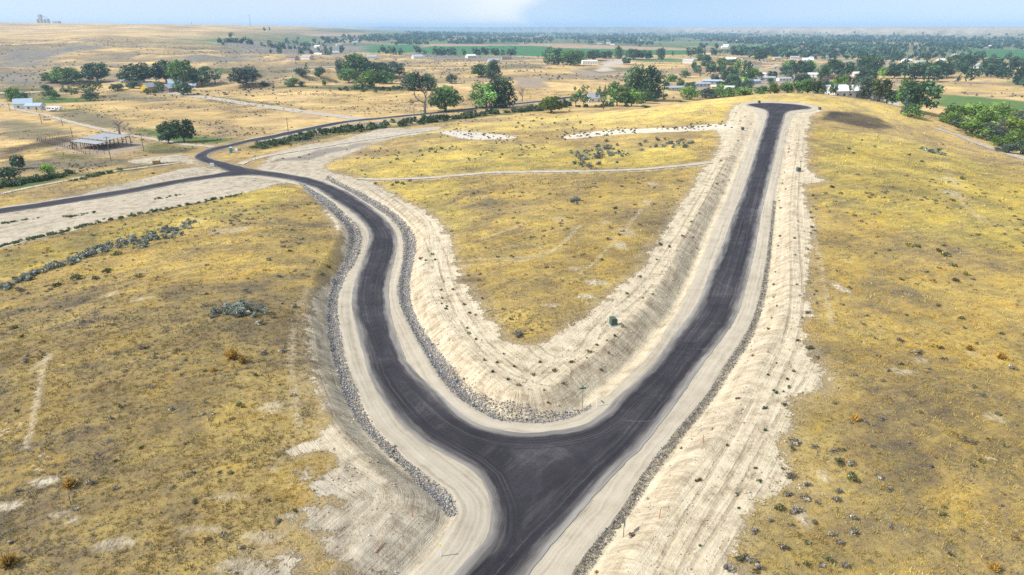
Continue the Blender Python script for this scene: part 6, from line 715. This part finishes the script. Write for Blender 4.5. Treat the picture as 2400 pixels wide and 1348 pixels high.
# posts and signs near the fork
WPAINT = plain('white post', (.8, .8, .78), .5, .05); YEL = plain('yellow cap', (.75, .65, .02), .5, .05); STEEL = plain('galvanised steel', (.20, .20, .20), .45, .15, 6, metal=.5); ORANGE = plain('orange lath', (.55, .16, .03), .8, .2); SIGNG = plain('sign green', (.015, .14, .085), .4, .05, spec=.4); SIGNB = plain('sign back', (.34, .35, .36), .35, .05, metal=.6)
x, y, h = SIGN['street']; t = empty('street_sign', (x, y, gz(x, y)), R(20)); tag(t, 'street sign with green blades on a thin post at the sandy point', 'street sign'); obj('post', MB().tube((0, 0, -.2), (0, 0, h), .035, .035, 8).mesh('post', STEEL), t)
obj('name_blade', MB().box(-.42, .42, -.012, .012, h+.002, h+.20).mesh('name_blade', SIGNG), t); obj('name_blade', MB().box(-.012, .012, -.42, .42, h+.215, h+.41).mesh('name_blade', SIGNG), t); obj('bracket', MB().box(-.04, .04, -.04, .04, h+.2, h+.215).mesh('bracket', STEEL), t)
x, y, h = SIGN['warn']; h = max(h, 2.1); t = empty('road_sign', (x, y, gz(x, y))); tag(t, 'road sign seen edge-on beside the dark gravel strip, its shadow on the sand', 'road sign'); obj('post', MB().box(-.03, .03, -.03, .03, -.2, h).mesh('post', STEEL), t); obj('panel', MB().box(.032, .046, -.32, .32, h-.78, h+.02).mesh('panel', SIGNB), t); obj('bolt', MB().tube((.046, 0, h-.2), (.06, 0, h-.2), .02, .02, 6).mesh('bolt', STEEL), t); obj('bolt', MB().tube((.046, 0, h-.6), (.06, 0, h-.6), .02, .02, 6).mesh('bolt', STEEL), t)
for nm, lab, cap in (('post', 'plain white marker post at the end of the stone drain by the long road', False), ('post2', 'white marker post with a yellow top at the lower left of the fork', True)):
    x, y, h = SIGN[nm]; h = h+.35; t = empty('marker_post', (x, y, gz(x, y))); tag(t, lab, 'marker post'); obj('post', MB().box(-.05, .05, -.035, .035, -.1, h-.2).mesh('post', WPAINT), t); obj('cap', MB().box(-.06, .06, -.045, .045, h-.198, h+.02).mesh('cap', YEL if cap else WPAINT), t)
LATHL = ['orange survey stake on the bright bank right of the long road', 'orange survey stake near the edge-on road sign', 'thin dark stake in the grass of the lower left hillside', 'dark stake on the crest of the left hillside', 'orange stake above the outer stone drain', 'orange stake at the lower end of the outer stone drain']
for (x, y, h, k), lab in zip(SIGN['lath'], LATHL):
    t = empty('survey_stake', (x, y, gz(x, y))); tag(t, lab, 'stake'); t.rotation_euler = (R(RNG.uniform(-5, 5)), R(RNG.uniform(-6, 6)), 0); h = max(h, .8); obj('stake', MB().box(-.03, .03, -.015, .015, -.1, h).mesh('stake', ORANGE if k == 'o' else POSTM), t); obj('tip', MB().box(-.033, .033, -.018, .018, h+.002, h+.08).mesh('tip', ORANGE if k == 'o' else POSTM), t)
(xa, ya), (xb, yb) = SIGN['fall']; tag(obj('fallen_stake', MB().tube((xa, ya, gz(xa, ya)+.06), (xb, yb, gz(xb, yb)+.10), .04, .035, 6).mesh('fallen_stake', plain('red lath', (.30, .06, .04), .8))), 'red-brown stake lying on the grey bare ground lower left', 'stake')
# utility poles
POLE = plain('pole timber', (.16, .125, .09), .9, .25, 5)
for x, y, h, lab in POLES:
    t = empty('utility_pole', (x, y, gz(x, y)), R(RNG.uniform(-30, 30))); tag(t, lab, 'pole'); h = max(h, 5.); obj('pole', MB().tube((0, 0, -.5), (0, 0, h), .17, .12, 8).mesh('pole', POLE), t)
    if 'thin' in lab or 'short' in lab: continue
    obj('crossarm', MB().box(-1.2, 1.2, .122, .24, h-.7, h-.55).mesh('crossarm', POLE), t)
    for xx in (-1.05, 0, 1.05): obj('insulator', MB().tube((xx, .18, h-.548), (xx, .18, h-.35), .06, .04, 6).mesh('insulator', TRIM), t)
# cars
CARP = tinted('car paint', .3, .03, 1, .5)
cb = MB().prism([(-2.2, .35), (2.2, .35), (2.25, .75), (1.2, .92), (.6, 1.42), (-1.3, 1.45), (-2.0, .95), (-2.25, .85)], -.85, .85).mesh('body', CARP); cg = MB().box(-1.4, .75, -.87, -.853, .98, 1.34).box(-1.4, .75, .853, .87, .98, 1.34).mesh('side_glass', GLASS); cw = MB().tube((0, -.1, 0), (0, .1, 0), .33, .33, 12).mesh('wheel', TYRE); cws = MB().add([(1.22, -.75, .94), (1.22, .75, .94), (.66, .75, 1.40), (.66, -.75, 1.40)], [(0, 1, 2, 3)]).mesh('windscreen', GLASS)
CARL = ['white car parked left at the big white metal shed', 'silver car parked in the middle at the big white metal shed', 'white car parked right at the big white metal shed', 'dark car on the far gravel yard by the hedgerow', 'white car on the far gravel yard by the hedgerow', 'dark truck-sized car alone on the upper village road', 'white car at the village bend', 'silver car below the village bend', 'dark car beside the long white mobile home', 'white car left of the red-roofed house', 'white car in the row above the village road', 'silver car in the row above the village road', 'dark car before the pale blue house', 'silver car by the cream mobile home', 'dark car beside the small white house in the village', 'white car under the huge dark poplar']
for (x, y, c), lab in zip(CARS, CARL):
    t = empty('parked_car', (x, y, gz(x, y)+.05), RNG.uniform(0, 6.28)); tag(t, lab, 'car', 'cars parked in the valley'); obj('body', cb, t, color=HC[c]); obj('side_glass', cg, t); obj('windscreen', cws, t, (.01, 0, .012))
    for xx in (-1.35, 1.35):
        for yy in (-.8, .8): obj('wheel', cw, t, (xx, yy, .33))
# ---------------------------------------------------------------- the far valley
FT = []
for i in range(6):
    k = 'BBTBTB'[i]; r = np.random.default_rng(700+i); c, ra = [], []
    for j in range(8):
        a = j*2.4; hh = (.25+.6*j/7); q = .25*r.uniform(.4, 1.1); c.append((math.cos(a)*q, math.sin(a)*q, hh)); ra.append(r.uniform(.15, .24))
    V, F, T = leaves(c, ra, 130, .085, squash=1. if k == 'B' else 1.3, seed=700+i); V[:, 2] /= V[:, 2].max(); V[:, :2] *= .5/np.abs(V[:, :2]).max(); V[:, 2] = np.maximum(V[:, 2], -.02)
    FT.append(leaf_mesh('far_tree', V, F, T))
def infield(x, y): return grid_at(MOT, x, y) < .35
def far_xy(dmin, dmax, a0, a1):
    dd = math.exp(RNG.uniform(math.log(dmin), math.log(dmax))); a = R(RNG.uniform(a0, a1)); return dd*math.sin(a), dd*math.cos(a)
cnt = 0; bands = [(900, 1500, 20, 38, 14, 'dark tree on the plain right beyond the village'), (1500, 2400, -18, 38, 32, 'hazy dark tree in the middle of the far plain'), (2400, 3600, -20, 38, 20, 'small blue-hazy tree in the far plain')]
for d0, d1, a0, a1, ncl, lab in bands:
    for _ in range(ncl):
        for _try in range(20):
            x, y = far_xy(d0, d1, a0, a1)
            if not infield(x, y): break
        dr = RNG.uniform(-.4, .4)
        for k in range(RNG.integers(3, 8)):
            o = RNG.normal(0, 26); xx, yy = x+o*math.cos(dr)+RNG.normal(0, 4), y+o*math.sin(dr)+RNG.normal(0, 9)
            if infield(xx, yy): continue
            h = RNG.uniform(8, 19); w = h*RNG.uniform(.65, 1.1); l2 = lab+(', left of centre' if xx < 0 else ', right of centre' if xx > .35*yy else ', in the centre'); o = obj('valley_tree', FT[RNG.integers(6)], None, (xx, yy, gz(xx, yy)-.2), RNG.uniform(0, 6.28), (w, w, h), np.array((.052, .10, .05))*RNG.uniform(.75, 1.35)); tag(o, l2, 'tree', 'trees: '+l2)
n = 15000; a = np.radians(RNG.uniform(-22, 39, n)); dd = np.exp(RNG.uniform(np.log(1500), np.log(7500), n)); xs, ys = dd*np.sin(a), dd*np.cos(a)
keep = (fbm(xs/260, ys/520, 131, 3)+.5*(dd > 2600)*.12 > RNG.normal(.0, .05, n)+.09*(dd < 2600)) & (grid_at(MOT, xs, ys) > .35) & ~((grid_at(Z, xs, ys) > 0) & (dd > 2500)) & ~((np.degrees(a) < -14) & (RNG.random(n) < .5)); xs, ys = xs[keep], ys[keep]
FTS = []
for i in range(4):
    r = np.random.default_rng(740+i); V, F, T = leaves([(r.uniform(-.2, .2), r.uniform(-.2, .2), r.uniform(.25, .75)) for _ in range(5)], [.25]*5, 34, .16, seed=740+i); V[:, 2] = np.maximum(V[:, 2], -.02); V[:, :2] *= .5/np.abs(V[:, :2]).max(); V[:, 2] /= V[:, 2].max(); FTS.append(leaf_mesh('far_wood', V, F, T))
joined('woodland', xs, ys, RNG.uniform(9, 22, len(xs)), FTS, np.array((.055, .10, .06))*RNG.uniform(.7, 1.35, (len(xs), 1)), 'blue-hazy woods and tree lines filling the far plain', 'woods', .85)
HL = {'tiny pale farmhouse among the trees of the far plain': 44}
for lab, n in HL.items():
    for k in range(n):
        for _try in range(20):
            x, y = far_xy(1150, 3600, -17, 37)
            if not infield(x, y): break
        house(x, y, 18, 10, 4, 2.6, RNG.uniform(-40, 40), ('white', 'cream', 'white', 'grey')[k % 4], ('white', 'grey', 'white', 'brown', 'blue')[k % 5], lab+(', left of centre' if x < 0 else ', right of centre' if x > .35*y else ', in the centre'), 'farmhouse', 'farmhouses of the far plain'+(', left' if x < 0 else ', right' if x > .35*y else ', centre'), False, 'house')
# grain elevator and masts on the left skyline
HAZEC = plain('pale concrete', (.45, .45, .45), .8, .08, .05)
x, y, h = TOWER[0]; t = empty('grain_elevator', (x, y, gz(x, y))); tag(t, 'distant grain elevator on the left skyline', 'elevator')
for k in range(4): obj('silo', MB().tube((-30+k*18, 0, -10), (-30+k*18, 0, 24), 9, 9, 12).add([], []).mesh('silo', HAZEC), t)
obj('headhouse', MB().box(-22, -6, -6, 6, 24.1, h).mesh('headhouse', HAZEC), t); obj('leg', MB().tube((-14, 0, h), (30, 0, 26), 2, 2, 6).mesh('leg', HAZEC), t); obj('annex', MB().box(55, 85, -12, 12, -10, 14).mesh('annex', HAZEC), t)
for (x, y, h), lab in zip(TOWER[1:], ('short distant mast on the left hill skyline', 'tall thin distant mast on the skyline right of the left hills')):
    t = empty('radio_mast', (x, y, gz(x, y)-4)); tag(t, lab, 'mast'); obj('mast', MB().tube((0, 0, 0), (0, 0, h+4), 1.6, .9, 6).mesh('mast', METAL), t); obj('platform', MB().box(-2.5, 2.5, -2.5, 2.5, h*.7, h*.7+1).mesh('platform', METAL), t)
# ---------------------------------------------------------------- the air of the valley
m, nt = newmat('haze'); pv = nt.nodes.new('ShaderNodeVolumePrincipled'); pv.inputs['Color'].default_value = (.43, .67, 1., 1); pv.inputs['Density'].default_value = HAZE_D; pv.inputs['Anisotropy'].default_value = 0.
o_ = nt.nodes.new('ShaderNodeOutputMaterial'); nt.links.new(pv.outputs[0], o_.inputs['Volume'])
zlo = float(Z.min())-1; zhi = float(Z.max()+8)
tag(obj('haze', MB().box(-9500, 9500, -300, 16200, zlo, zhi).mesh('haze', m)), 'thin blue haze lying over the whole valley', 'haze', None, 'stuff')
